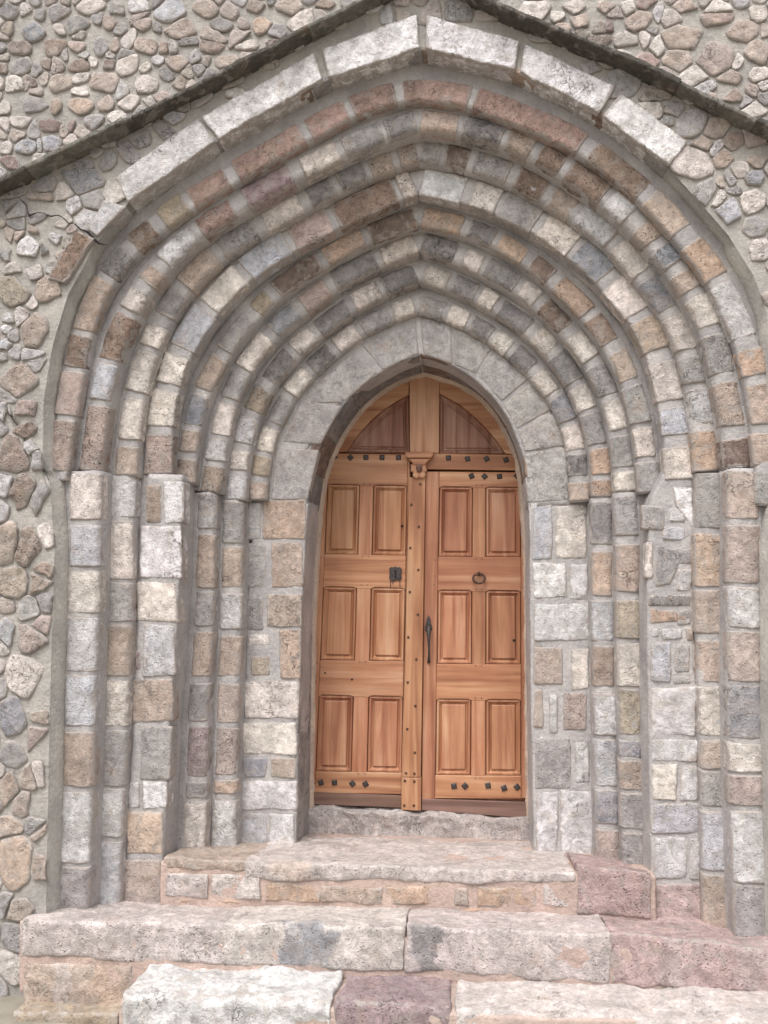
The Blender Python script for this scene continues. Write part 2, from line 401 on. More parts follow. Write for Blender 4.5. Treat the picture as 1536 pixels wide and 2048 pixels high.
RB = [(249,952,251,892,'T'),(252,880,262,794,'C'),(268,783,288,701,'C',.6),(297,694,311,648,'C'),(320,628,350,575,'G'),(362,566,424,501,'T'),
      (433,492,508,450,'G'),(524,444,600,399,'C'),(612,395,668,367,'g'),(674,358,728,334,'g'),(735,329,785,313,'T',.9),(794,307,834,301,'T',1),
      (841,299,885,299,'G'),(891,300,940,313,'b',.6),(949,316,1021,341,'G'),(1034,348,1094,378,'B',1),(1104,386,1151,417,'T'),(1159,418,1234,471,'L'),
      (1240,483,1291,541,'C'),(1296,554,1346,614,'S'),(1359,621,1383,698,'C'),(1390,708,1396,766,'G'),(1399,774,1409,849,'L'),(1414,859,1417,942,'O')]
order('third archivolt, a roll of tan and grey stones outside the broad flat ring', RB, (838,298), 48, YB, .034, W_bed=10)
RC = [(315,948,317,867,'K',1),(317,853,327,777,'C'),(336,770,352,707,'C'),(357,694,409,618,'s',.2),(414,610,479,543,'C',.1),(486,534,573,481,'s',.1),
      (580,474,660,438,'K',.2),(669,431,790,378,'B',1),(796,374,828,364,'C',1),(843,359,931,377,'L',.3),(943,384,1000,401,'C',.8),(1004,403,1078,438,'G'),
      (1085,444,1149,490,'C',.8),(1156,494,1213,548,'S'),(1228,561,1281,622,'C'),(1289,632,1320,698,'o'),(1328,720,1344,800,'C'),(1347,813,1355,870,'s'),(1359,893,1363,960,'C')]
order('broad flat archivolt with square edge halfway into the portal', RC, (838,358), 54, YC, .012, W_bed=6, rin=.012, Din=.085, Dst=.04, re=.009)
RD1 = [(369,966,372,915,'T',1),(373,905,379,858,'T'),(381,850,395,786,'S',.3),(400,777,437,711,'T'),(443,697,498,633,'G',.3),(507,617,537,590,'Y'),
       (547,574,636,520,'b',.3),(645,511,726,468,'O'),(735,462,832,433,'b',.3),(843,432,929,445,'O',.9),(938,449,992,470,'g'),(1001,476,1053,510,'O'),
       (1065,518,1107,552,'b'),(1116,563,1180,620,'O',.9),(1186,630,1224,683,'B'),(1236,700,1264,760,'T'),(1270,768,1285,846,'G',.3),(1289,852,1296,915,'C'),(1297,921,1300,985,'G')]
order('tan and brown archivolt directly inside the broad flat ring', RD1, (838,430), 37, YD1, .022, W_bed=10, Din=.05)
RD2 = [(418,984,425,930,'T',.9),(427,922,434,876,'L'),(437,870,447,804,'C'),(451,796,474,742,'G',.2),(483,735,530,668,'C'),(539,657,592,614,'S'),
       (603,610,654,568,'K'),(661,556,752,513,'g'),(760,509,833,482,'C'),(843,482,916,498,'g'),(928,508,966,528,'C'),(971,531,1038,562,'g'),(1045,568,1080,595,'C'),
       (1087,604,1136,652,'b'),(1150,665,1187,715,'C'),(1197,724,1226,788,'G'),(1231,797,1241,860,'C'),(1245,868,1253,935,'G',.2),(1254,941,1255,984,'C')]
order('roll archivolt of alternating cream and grey stones, fourth from the door', RD2, (838,480), 41, YD2, .032, W_bed=11)
RE1 = [(470,1000,471,950,'L'),(472,942,476,898,'C'),(481,887,494,833,'L'),(506,822,520,772,'Y',1),(529,758,578,702,'g'),(584,697,625,660,'C'),(630,653,697,608,'g'),
       (703,602,757,574,'C'),(762,568,832,541,'g'),(848,544,899,558,'C',.9),(906,560,955,582,'g'),(961,585,994,605,'C'),(1000,610,1062,650,'g'),(1075,660,1109,698,'C'),
       (1114,704,1158,759,'g'),(1163,768,1180,818,'C'),(1183,824,1200,888,'G'),(1204,893,1206,950,'O'),(1206,957,1207,995,'O',1)]
order('roll archivolt of alternating cream and dark grey stones, third from the door', RE1, (838,540), 39, YE1, .032, W_bed=10)
RE2 = [(514,1000,514,962,'T'),(514,952,518,908,'Y',.2),(526,905,536,852,'C'),(541,844,563,790,'G'),(577,786,613,740,'C'),(618,732,662,697,'g'),(669,691,714,656,'C'),
       (720,650,778,622,'G'),(784,620,829,609,'C'),(838,606,892,616,'G'),(898,619,938,638,'C'),(943,641,986,666,'g'),(991,669,1024,693,'C'),(1029,698,1066,733,'g'),
       (1076,742,1111,783,'C'),(1117,789,1144,838,'S'),(1149,846,1155,900,'C'),(1156,906,1159,952,'g'),(1160,962,1162,1003,'T')]
order('innermost striped roll archivolt resting on the door surround', RE2, (838,606), 37, YE2, .032, W_bed=9)

# flat pointed surround of the door, jambs and reveal
def surround():
    mb = MB()
    inner = [(588,1760),(593,1690),(597,1455),(600,1250),(605,1150),(610,1070),(616,1003),(624,945),(640,895),(662,850),(689,808),(722,772),(758,744),(800,722),(843,711),
             (885,722),(925,738),(958,757),(983,783),(1004,810),(1031,861),(1046,905),(1055,988),(1060,1060),(1064,1150),(1066,1300),(1067,1488),(1071,1708),(1073,1780)]
    p = Path(inner, YF, (843,711), smooth=2); k = mpp(YF)
    # reveal stones along the inner edge
    s = .0; cuts = [0]
    while s < p.len:
        s += random.uniform(.2, .42) if not (1.3 < s < p.len-1.3) else random.uniform(.16, .3)
        cuts.append(min(s, p.len))
    for a, b_ in zip(cuts, cuts[1:]):
        mid = (a+b_)/2; q, _ = p.at(mid); arch = q.y > P(768, 1000, YF).z
        c = random.choice('bbBg') if arch else random.choice('GMLM')
        rbox(mb, b_-a-.006, .05, .50, .006, .006, p.map(mid, YF+.008, -.0275), jit(lin(PAL[c]), .08), .2, .02, .0022, side_e=.2, edge_k=.3)
    bed(mb, p, .055, YF, .008, 0, p.len, inset=.016, out=.02, outd=.03, back=.50, res=.04, off=-.042)
    # ring bed (wide)
    cl = [(545,1010),(553,960),(570,893),(600,835),(642,782),(700,735),(758,700),(800,678),(841,667),
          (900,680),(960,712),(1020,765),(1060,825),(1085,890),(1100,960),(1101,1012)]
    pc = Path(cl, YF, (841,667), smooth=5)
    bed(mb, pc, 84*k, YF, .012, 0, pc.len, inset=.006, out=.06, outd=.05, back=.2, res=.03)
    B = lambda q, c, **kw: block(mb, q, YF, c, **kw)
    B([(550,893),(638,900),(615,1001),(543,999)], 'F', pit=.3)
    B([(600,800),(682,811),(640,889),(563,884)], 'F')
    B([(617,776),(652,760),(686,805),(604,806)], 'F')
    B([(704,707),(755,745),(690,803),(634,763)], 'F')
    B([(725,690),(832,640),(838,706),(764,740)], 'F')
    B([(840,633),(902,648),(905,728),(846,708)], 'F')
    B([(906,650),(986,694),(952,748),(909,730)], 'F')
    B([(990,698),(1060,757),(1003,802),(957,752)], 'F')
    B([(1063,761),(1106,818),(1033,858),(1007,808)], 'F')
    B([(1108,823),(1136,890),(1048,903),(1035,862)], 'F')
    B([(1137,895),(1141,1003),(1057,1005),(1049,907)], 'F')
    # jamb beds
    jl = Path([(x, y) for y, x in ((1000,562),(1180,550),(1360,543),(1520,537),(1690,533),(1760,530))], YF, smooth=1)
    # path must run upwards on the left so that "inside" is to the right
    jl.p.reverse(); jl = _re(jl)
    bed(mb, jl, 112*k, YF, .012, 0, jl.len, inset=.006, out=.05, outd=.05, back=.3, res=.04)
    jr = Path([(1120,1003),(1121,1200),(1124,1400),(1128,1600),(1132,1760)], YF, smooth=1)
    bed(mb, jr, 118*k, YF, .012, 0, jr.len, inset=.006, out=.05, outd=.05, back=.3, res=.04)
    for a in ((525,611,998,1079,'O',.5),(494,521,1003,1079,'L',.2),(541,607,1083,1177,'o',.5),(491,532,1088,1177,'G',.5),(533,604,1187,1253,'T',.5),(489,526,1195,1260,'g',.3),
              (557,600,1258,1358,'O',.6),(497,541,1267,1291,'C',.2),(500,540,1312,1350,'Y',.3),(487,598,1362,1439,'C',.5),(483,595,1445,1511,'C',.1),
              (541,594,1516,1556,'T',.3),(481,593,1562,1621,'L',.1),(476,534,1626,1700,'s',.4),(537,589,1627,1710,'L',.4),
              (1063,1106,1010,1119,'s',.3),(1110,1174,1010,1117,'C',.3),(1065,1135,1124,1197,'W',.3),(1140,1176,1129,1199,'L',.2),(1067,1179,1206,1283,'L',.2),
              (1067,1127,1293,1370,'T',.6),(1141,1179,1297,1379,'C',.5),(1067,1087,1380,1456,'o',.3),(1097,1117,1389,1467,'L',.2),(1126,1175,1385,1461,'K',.7),
              (1070,1143,1478,1577,'G',.5),(1148,1179,1485,1567,'L',.3),(1072,1117,1583,1735,'L',.3),(1121,1187,1581,1735,'L',.2)):
        rect(mb, *a[:4], YF, a[4], pit=a[5], amp=.0035)
    block(mb, [(482,1516),(537,1516),(530,1556),(489,1556)], YF, 'S', pit=.05, amp=.001)
    # pale plaster fillet between reveal and door
    for i in range(0, len(p.p)-1):
        pass
    n_ = int(p.len/.03); vv = []; 
    for i in range(n_+1):
        q, nn = p.at(p.len*i/n_)
        wv = .016+.008*noise.noise(Vector((i*.35, 3, 0)))
        for (b_, c_) in ((-.01, -.02), (.0, -.021), (wv, -.004), (wv+.004, .02)):
            vv.append(Vector((q.x+nn.x*b_, YDOOR+c_-.01, q.y+nn.y*b_)))
    mb.add(vv, [(i*4+j, (i+1)*4+j, (i+1)*4+j+1, i*4+j+1) for i in range(n_) for j in range(3)], lin((196,176,160)), 0, 1)
    o = mb.build('door_surround', SM, portal); o['label'] = 'flat grey pointed surround with block jambs and deep reveal around the door'
def _re(path):
    path.L = [0]
    for a, b in zip(path.p, path.p[1:]): path.L.append(path.L[-1]+(b-a).length)
    path.len = path.L[-1]; return path
surround()

def column(label, ed, stones, Y, rp, side, name='column', rin=None, pitd=.45, Din=.09, quads=(), top_bed=0):
    """ed: (y, xl, xr) edges; stones: (y0, y1, col[, pit]); side -1 left of the door, +1 right"""
    cen = [((a[1]+a[2])/2, a[0]) for a in ed]; k = mpp(Y)
    if side < 0: cen = cen[::-1]
    path = Path(cen, Y, smooth=2)
    def wid(y):
        for a, b in zip(ed, ed[1:]):
            if y <= b[0] or b is ed[-1]:
                t = (y-a[0])/(b[0]-a[0]); return (a[2]-a[1])*(1-t)+(b[2]-b[1])*t
    mb = MB()
    ys = [(path.proj((a[1]+a[2])/2, a[0]), (a[2]-a[1]-9)) for a in ed]; ys.sort()
    def wf(s):
        if s <= ys[0][0]: return (ys[0][1]+7)*k
        for (s0, w0), (s1, w1) in zip(ys, ys[1:]):
            if s <= s1: return (w0+(w1-w0)*(s-s0)/(s1-s0)+7)*k
        return (ys[-1][1]+7)*k
    bed(mb, path, wf, Y, rp+.003, 0, path.len, rin=(rin+.003 if rin is not None else None), inset=.006, out=(.13 if 'outermost' in label else .05), outd=.022)
    def cx(y):
        for a, b in zip(ed, ed[1:]):
            if y <= b[0] or b is ed[-1]:
                t = (y-a[0])/(b[0]-a[0]); return ((a[1]+a[2])*(1-t)+(b[1]+b[2])*t)/2
    for s in stones:
        y0, y1, col = s[:3]; pv = s[3] if len(s) > 3 else pitd
        a, b_ = path.proj(cx(y0), y0), path.proj(cx(y1), y1); L = max(.03, abs(a-b_)-.003)
        rbox(mb, L, wid((y0+y1)/2)*k*random.uniform(.97, 1.03), .055, rp, random.uniform(.007, .012), path.map((a+b_)/2, Y+random.uniform(-.002, .003)),
             jit(wash(lin(PAL[col])), .06), pv, .012, random.uniform(.0026, .0038), 0, Din=Din, rin=rin)
    if 'outermost' in label and side < 0: block(mb, [(96,932),(134,932),(134,962),(96,962)], .085, lin(PAL['M']), D=.12, r=.008, pit=.1, amp=.004)
    for q in quads:
        if len(q) == 6 or len(q) == 5 and isinstance(q[4], str):
            rect(mb, *q[:4], Y, q[4], pit=(q[5] if len(q) > 5 else pitd), amp=.004, D=.10 if (side < 0 and q[1] > 330-(q[2]-1000)*.02-30) else .06)
        else: block(mb, q[0], Y, q[1], pit=q[2] if len(q) > 2 else pitd, amp=.003)
    o = mb.build(name, SM, portal); o['label'] = label
    return o

column('outermost column left of the door, pale grey drums', [(941,133,203),(1100,131,201),(1400,122,190),(1600,118,184),(1830,106,177)],
       [(946,1040,'C'),(1050,1134,'s'),(1139,1229,'C'),(1235,1344,'L'),(1350,1455,'s'),(1462,1576,'o'),(1583,1728,'L'),(1733,1825,'G')], YA-.03, .036, -1)
column('second column left of the door', [(950,211,270),(1150,206,265),(1300,203,260),(1450,198,253),(1600,190,247),(1830,178,237)],
       [(958,1036,'L'),(1041,1160,'C'),(1163,1245,'G'),(1249,1352,'o'),(1360,1455,'C'),(1459,1574,'G'),(1577,1675,'L'),(1682,1822,'s',.15)], YB, .036, -1)
column('square pier left of the door between the column pairs', [(948,290,367),(1150,276,362),(1300,266,352),(1450,262,340),(1600,252,333),(1830,245,321)], [], YC, .012, -1,
       name='pier', rin=.01, quads=[(290,322,968,1046,'B'),(326,366,962,1048,'W'),(280,362,1052,1157,'W'),(271,356,1165,1245,'C',.15),(284,348,1250,1353,'s'),(268,280,1302,1342,'r'),
       (263,345,1358,1445,'o'),(280,341,1452,1560,'G'),(254,279,1563,1616,'L'),(285,333,1562,1618,'W'),(251,327,1624,1708,'O',.1),(247,321,1720,1815,'K')])
column('third column left of the door, mottled grey and orange', [(984,391,433),(1200,387,428),(1400,373,417),(1550,367,414),(1730,358,408)],
       [(986,1059,'G'),(1067,1177,'o'),(1181,1253,'G'),(1261,1354,'o'),(1366,1443,'g'),(1451,1556,'V',.9),(1564,1598,'G'),(1602,1722,'C')], YD2, .034, -1)
column('innermost column left of the door', [(1000,441,486),(1200,436,484),(1400,430,477),(1560,424,472),(1730,416,471)],
       [(1003,1088,'G'),(1092,1175,'o'),(1187,1259,'L'),(1270,1354,'o'),(1366,1447,'K'),(1455,1552,'K',.9),(1560,1590,'O'),(1600,1718,'L')], YE1, .034, -1)
column('innermost column right of the door', [(995,1183,1226),(1250,1186,1230),(1450,1190,1236),(1600,1192,1239),(1760,1195,1243)],
       [(1002,1090,'g'),(1101,1194,'O'),(1199,1283,'s'),(1290,1373,'B'),(1387,1473,'L'),(1478,1575,'s'),(1580,1651,'S'),(1658,1745,'K')], YE1, .034, 1)
column('third column right of the door, grey and ochre', [(984,1230,1277),(1100,1233,1282),(1250,1235,1285),(1450,1240,1290),(1600,1244,1297),(1780,1250,1294)],
       [(990,1073,'G'),(1087,1185,'o'),(1199,1279,'Y'),(1286,1375,'C'),(1379,1470,'Y',.9),(1479,1517,'S'),(1520,1581,'o'),(1585,1661,'G'),(1665,1765,'G')], YD2, .034, 1)
column('square pier right of the door, patched with rubble and a white shard', [(946,1332,1388),(1010,1300,1388),(1200,1296,1386),(1400,1299,1393),(1600,1303,1399),(1870,1309,1408)], [], YC, .012, 1,
       name='pier', rin=.012, quads=[([(1344,972),(1387,976),(1389,1061),(1350,1010)],'W',.3),(1284,1330,1012,1060,'G'),(1338,1372,1016,1046,'L'),(1325,1370,1052,1080,'s',.2),
       (1291,1307,1084,1157,'C'),([(1309,1087),(1372,1103),(1340,1170),(1310,1176)],'G'),(1297,1384,1190,1212,'g'),([(1300,1216),(1352,1222),(1384,1240),(1300,1248)],'O'),
       (1346,1384,1098,1128,'G'),(1352,1385,1138,1182,'L'),(1354,1385,1216,1250,'G'),(1385,1392,1290,1340,'G'),(1372,1388,1254,1282,'o'),(1346,1384,1352,1368,'G'),(1300,1320,1254,1276,'L'),(1323,1366,1256,1280,'L'),(1300,1344,1284,1365,'s'),(1349,1380,1290,1346,'G'),(1300,1393,1375,1472,'L',.05),(1302,1396,1479,1525,'L',.2),
       (1302,1356,1528,1602,'C',.15),(1360,1398,1529,1602,'L'),(1304,1401,1608,1667,'s'),(1307,1375,1673,1759,'L'),(1380,1405,1675,1761,'L'),(1309,1407,1767,1860,'R')])
column('second column right of the door', [(945,1394,1450),(1150,1393,1453),(1300,1399,1457),(1450,1403,1461),(1650,1408,1468),(1890,1413,1474)],
       [(945,1059,'G'),(1066,1174,'O'),(1178,1269,'T'),(1279,1366,'o'),(1373,1475,'C'),(1480,1540,'T'),(1541,1616,'G'),(1623,1745,'s'),(1749,1875,'o')], YB, .036, 1)
column('outermost column right of the door, pinkish grey drums', [(937,1459,1521),(1150,1459,1521),(1350,1459,1526),(1500,1462,1530),(1650,1466,1532),(1900,1477,1543)],
       [(941,1038,'T'),(1049,1168,'K'),(1173,1258,'L'),(1262,1365,'K'),(1370,1480,'S'),(1487,1547,'C'),(1550,1613,'K'),(1623,1768,'L'),(1770,1885,'G')], YA-.03, .036, 1)

# white facing stones, flush with the wall
def facing():
    mb = MB(); k = dict(D=.14, Din=.14, r=.008, pit=.4, amp=.0035)
    for q, c in (([(207,397),(252,412),(192,470),(177,458)],'L'), ([(229,355),(395,236),(429,281),(255,405)],'L'), ([(402,232),(628,104),(645,158),(435,278)],'W'),
                 ([(642,98),(834,26),(838,95),(656,155)],'W'), ([(851,28),(1040,82),(1030,139),(853,97)],'W'), ([(1049,86),(1232,172),(1199,224),(1040,143)],'W'),
                 ([(1243,186),(1378,281),(1338,331),(1206,230)],'W'), ([(150,462),(190,478),(130,568),(94,556)],'B')):
        kk = dict(k); 
        if c == 'B': kk.update(pit=1.0, amp=.007)
        block(mb, q, -.014, c, **kk)
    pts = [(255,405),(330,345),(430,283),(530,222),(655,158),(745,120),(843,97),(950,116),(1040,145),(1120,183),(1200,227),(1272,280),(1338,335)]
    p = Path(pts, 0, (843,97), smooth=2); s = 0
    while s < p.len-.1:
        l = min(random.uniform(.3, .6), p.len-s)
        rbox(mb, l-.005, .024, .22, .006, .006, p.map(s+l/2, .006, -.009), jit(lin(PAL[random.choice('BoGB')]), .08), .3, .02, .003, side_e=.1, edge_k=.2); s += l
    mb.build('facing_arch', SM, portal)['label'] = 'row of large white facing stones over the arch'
facing()

# ------------------------------------------------------------------ wall with its opening
OUT = [(91,1850),(91,1800),(99,1400),(108,1100),(98,960),(84,940),(86,800),(104,690),(134,590),(188,490),(255,405),(330,345),(430,283),(530,222),(655,158),(745,120),(843,97),
       (950,116),(1040,145),(1120,183),(1200,227),(1272,280),(1338,335),(1400,403),(1458,470),(1508,550),(1532,615),(1550,720),(1560,850),(1562,960),(1545,1100),(1548,1500),(1556,1850),(1556,1950)]
HOOD = [(-700,742),(-400,590),(-200,492),(0,394),(150,320),(430,184),(600,96),(725,31),(843,-33),(940,12),(1028,56),(1258,148),(1368,200),(1468,250),(1536,285),(1800,425),(2200,640)]
def wall():
    root = thing('rubble_wall', 'old rubble stone wall of cobbles in grey mortar surrounding the portal', 'wall')
    mb = MB()
    pts = [Vector(xz(x, y, 0)) for x, y in OUT]
    # densify
    d = [pts[0]]
    for a, b in zip(pts, pts[1:]):
        n = max(1, int((b-a).length/.05))
        for i in range(1, n+1): d.append(a.lerp(b, i/n))
    d[0].y = -.3; d[-1].y = -.3
    X0, X1, Z1 = -6.5, 6.5, 7.0; n = len(d)
    out = []
    cxm = P(838, 1100, 0)
    per = [(X0, -.3), (X0, Z1), (X1, Z1), (X1, -.3)]
    # map outline fraction -> perimeter by direction
    for i, p in enumerate(d):
        dirv = Vector((p.x-cxm.x, p.y-(-.3)+.0))
        if dirv.length < 1e-6: dirv = Vector((1, 0))
        ts = []
        if dirv.x < 0: ts.append((X0-cxm.x)/dirv.x)
        if dirv.x > 0: ts.append((X1-cxm.x)/dirv.x)
        if dirv.y > 0: ts.append((Z1+.3)/dirv.y)
        t = min(ts); out.append(Vector((cxm.x+dirv.x*t, -.3+dirv.y*t)))
    M = 60; verts = []
    for i in range(n):
        tg = (d[min(i+1, n-1)]-d[max(i-1, 0)]).normalized(); sh_ = .02 if d[i].y < P(768, 510, 0).z else 0; verts.append(Vector((d[i].x+tg.y*sh_, .12, d[i].y-tg.x*sh_)))
        for j in range(M+1):
            t = (j/M)**1.8; q = d[i].lerp(out[i], t)
            v = Vector((q.x, 0, q.y))
            v.y += .008+.0035*noise.noise(v*4)+.003*noise.noise(v*13)
            if j == 0: v.y = .006
            verts.append(v)
    m = M+2
    mb.add(verts, [(i*m+j, i*m+j+1, (i+1)*m+j+1, (i+1)*m+j) for i in range(n-1) for j in range(m-1)], lin((169,165,159)), 0, 1)
    # ---- stones: traced ones first, then filler; all meet along narrow joints
    seeds = []
    def S(cx, cy, w, h, col, rot=0.0, pit=.35, amp=None, prot=.016, wd=None, **_):
        prot *= .38
        if wd is None: c = P(cx, cy, 0); k = mpp(0); c = Vector((c.x, c.z)); W_, H_ = w*k, h*k
        else: c = Vector((cx, cy)); W_, H_ = w, h
        seeds.append((c.x, c.y, W_/2, H_/2, col, pit, amp or .003, prot, math.radians(rot), 2 if (cx < 560 and cy < 330 and wd is None) else 1))
    placed = []
    def reg(x, y, w, h): placed.append((x, y, w/2, h/2))
    def lst(data, ox, oy, sc, **k):
        for e in data:
            cx, cy, w, h = ox+e[0]/sc, oy+e[1]/sc, e[2]/sc, e[3]/sc
            kw = dict(k)
            if len(e) > 5: kw['rot'] = e[5]
            if len(e) > 6: kw['pit'] = e[6]
            S(cx, cy, w, h, e[4], **kw); reg(cx, cy, w, h)
    lst([(35,45,90,62,'g'),(30,115,56,50,'Y'),(135,125,115,66,'S',-8),(75,190,115,62,'b',-12),(215,190,84,72,'B'),(310,100,120,60,'g'),(360,30,120,66,'C'),(440,95,70,50,'T'),
         (550,25,100,56,'W'),(680,40,125,80,'s'),(820,30,130,66,'T'),(730,120,135,70,'T',-8),(885,100,130,50,'g',4),(1020,25,74,50,'B'),(1040,100,72,70,'O'),(1155,25,100,66,'T'),
         (1300,12,110,30,'B'),(1200,95,125,60,'C'),(590,182,150,58,'T',-4,.8),(402,190,60,84,'G'),(461,180,40,74,'T'),(312,188,72,44,'K'),(840,190,108,50,'B'),(985,180,104,40,'C'),
         (1100,170,90,26,'r',6),(10,270,42,42,'B'),(85,265,100,62,'G'),(185,255,42,42,'B'),(325,262,124,52,'B',0,.8),(435,255,46,38,'b'),(515,262,95,78,'C'),(630,245,52,38,'W'),
         (710,255,95,52,'T'),(795,275,50,48,'G'),(900,250,130,46,'T'),(55,340,84,60,'C'),(135,330,26,42,'r'),(238,338,118,62,'T'),(415,335,134,68,'K',-3,.1),(590,332,112,60,'C'),
         (720,332,54,54,'T'),(20,430,52,54,'C'),(130,412,102,60,'G'),(225,417,38,62,'o'),(315,420,96,62,'O'),(425,412,56,50,'T'),(520,412,82,52,'C'),(650,388,80,44,'K',14),
         (80,490,90,50,'C'),(195,503,122,36,'r',-4),(285,503,32,40,'r'),(372,490,92,48,'G'),(470,478,80,50,'C'),(110,590,80,62,'s'),(208,580,82,60,'s'),(286,566,70,46,'C'),
         (35,650,95,40,'r',-15),(20,590,44,44,'C'),(470,35,60,52,'G'),(230,50,100,62,'G'),(160,62,60,40,'g'),(575,100,60,50,'T'),(650,190,50,40,'o'),(130,690,60,40,'T'),
         (370,245,50,40,'C'),(390,610,60,40,'G'),(580,270,60,40,'C'),(480,120,60,46,'G'),(240,115,50,46,'C'),(1400,10,80,30,'G')], 0, 0, 2)
    lst([(330,720,165,92,'S',8,.8),(430,642,95,58,'G',20),(560,560,90,55,'G',25),(690,472,80,44,'s',28),(800,395,80,40,'G',28),(160,832,105,44,'T'),(245,885,95,56,'C'),
         (60,862,84,62,'G'),(40,935,60,44,'T'),(175,905,64,44,'B'),(260,775,90,50,'C'),(355,800,80,56,'G'),(450,760,60,60,'C',30),(180,750,80,50,'G'),(330,870,70,70,'L',30)], 0, 0, 2, prot=.013)
    lst([(600,42,122,80,'C',-6),(890,25,62,42,'T'),(1045,10,104,42,'P',0,.1),(1340,74,225,40,'P',8,.1),(1500,50,64,44,'C'),(900,95,34,40,'r'),(1020,82,112,60,'T'),(1150,74,84,46,'C'),
         (1180,150,205,84,'T',-3,.2),(1350,135,22,54,'r'),(1440,135,122,60,'T'),(720,112,90,44,'o',-12),(850,172,120,50,'B',-25,.9),(965,162,90,44,'C'),(1040,246,112,44,'P',-4),(1170,232,112,60,'T'),
         (1330,222,140,92,'K',-6,.2),(1490,205,90,82,'T'),(1240,312,142,50,'C'),(1400,378,142,30,'B',-4),(1390,312,122,42,'T'),(1495,300,80,54,'C'),(1480,440,110,50,'C',-20),(1100,182,60,50,'C'),
         (1340,25,110,50,'C'),(1200,25,120,50,'T'),(760,25,110,50,'C'),(980,25,70,50,'C'),(780,90,80,46,'T',-10),(1470,360,60,40,'K'),(960,215,50,30,'C'),(1300,400,90,34,'T',-20),(700,60,70,40,'C')], 768, 0, 2)
    lst([(1230,492,112,62,'G'),(1282,576,62,38,'T'),(1160,440,74,36,'G'),(1360,630,94,42,'o'),(1400,572,92,40,'B'),(1490,642,84,42,'T'),(1480,712,94,40,'S'),(1240,662,150,105,'C',-20,.4),
         (1290,762,90,70,'G',-30),(1385,835,84,112,'s',-20),(1465,810,96,90,'C'),(1345,790,50,60,'C'),(1485,905,90,80,'G'),(1410,975,76,90,'C',-30),(1500,1000,70,80,'C'),(1320,520,70,50,'T'),
         (1480,560,80,50,'K',-15),(1500,1100,60,90,'C')], 768, 0, 2, prot=.013)
    lst([(160,740,190,165,'G',8),(185,870,130,66,'T'),(350,820,110,56,'B'),(480,765,140,95,'C',-15),(600,690,150,60,'C'),(300,1005,250,170,'W',4),(445,1025,90,90,'G'),(120,1212,320,90,'C',5),
         (150,1455,400,270,'Y',0,1),(460,1440,260,250,'o',0,.8),(370,1850,300,390,'T',0,.9),(80,1725,135,80,'L'),(60,1832,140,95,'W'),(55,2000,120,140,'s'),(55,1085,110,110,'G'),(20,890,60,120,'K'),
         (450,480,220,110,'T',0,.5),(450,575,300,80,'T'),(760,580,190,160,'L'),(90,590,130,70,'g'),(250,1330,200,60,'L'),(560,900,180,90,'L')], 0, 300, 5.12, prot=.022, amp=.005)
    lst([(150,250,330,235,'o',0,1),(20,45,70,85,'G'),(215,475,215,125,'K',0,.9),(20,510,62,190,'L'),(212,642,205,95,'B',0,1),(95,875,220,235,'B',0,1),(265,790,130,110,'G'),
         (310,885,70,190,'G'),(165,1180,165,270,'B',8,1),(325,1245,150,310,'G',0,.7),(30,1130,80,230,'L'),(60,1570,160,320,'o',0,.6),(238,1600,190,280,'B',0,.8),(440,1690,76,210,'B',0,.8),
         (470,1490,60,90,'C'),(110,1905,240,230,'Y',0,.4),(320,1910,140,230,'o',0,.5),(460,1085,60,80,'T')], 0, 700, 4.096, prot=.024, amp=.006)
    lst([(210,230,135,185,'K',0,.8),(328,180,60,66,'S',0,.1),(28,190,60,220,'s'),(165,445,285,200,'C',0,.2),(242,622,170,115,'C',0,.1),(212,822,112,175,'K',0,.7),(305,830,42,200,'L'),
         (60,690,130,240,'S',0,.5),(60,900,110,160,'G'),(45,1100,100,220,'o'),(160,1050,90,125,'T'),(285,1020,72,115,'K'),(130,1190,82,175,'T'),(250,1180,50,135,'r'),
         (90,1535,215,300,'O',0,.2),(120,1820,120,110,'T',0,.8),(50,1330,150,100,'o'),(200,1330,90,120,'G'),(20,1780,60,160,'G'),(255,1420,60,160,'G'),(200,1700,80,90,'G')], 0, 1200, 2.925, prot=.020, amp=.004)
    lst([(91,1010,32,50,'T'),(93,1075,30,52,'C'),(91,1140,30,40,'B'),(89,1200,28,46,'G'),(87,1255,32,40,'K'),(87,1310,30,44,'C'),(85,1370,30,48,'G'),(83,1430,30,44,'T'),
         (81,1490,30,50,'o'),(81,1550,28,46,'C'),(79,1610,30,48,'G'),(78,1670,30,46,'T'),(77,1730,30,50,'o'),(75,1785,30,40,'C'),(81,880,26,50,'G'),(83,820,26,46,'T'),(91,750,28,50,'C'),(103,680,30,50,'G')], 0, 0, 1, prot=.02, amp=.005)
    # ---- the rest of the masonry, laid in rough courses
    occ = []
    for (x, y, hw, hh) in placed:
        c = xz(x, y, 0); k = mpp(0); occ.append((c[0], c[1], hw*k, hh*k))
    poly = d
    def inside(x, z):
        r = False; n_ = len(poly)
        for i in range(n_):
            a, b = poly[i], poly[(i+1) % n_]
            if (a.y > z) != (b.y > z) and x < (b.x-a.x)*(z-a.y)/(b.y-a.y)+a.x: r = not r
        return r
    hood = [Vector(xz(x, y, 0)) for x, y in HOOD]
    def dist_line(pl, x, z):
        q = Vector((x, z)); best = 9
        for a, b in zip(pl, pl[1:]):
            ab = b-a; t = max(0, min(1, (q-a).dot(ab)/ab.dot(ab))); best = min(best, (q-(a+ab*t)).length)
        return best
    fac = [Vector(xz(x, y, 0)) for x, y in ((180,430),(325,320),(415,258),(535,190),(650,130),(745,80),(845,60),(940,85),(1040,110),(1125,155),(1220,205),(1290,255),(1355,305))]
    rs = random.getstate(); random.seed(99)
    nt_ = len(seeds); z = .02
    tr_ = list(seeds)
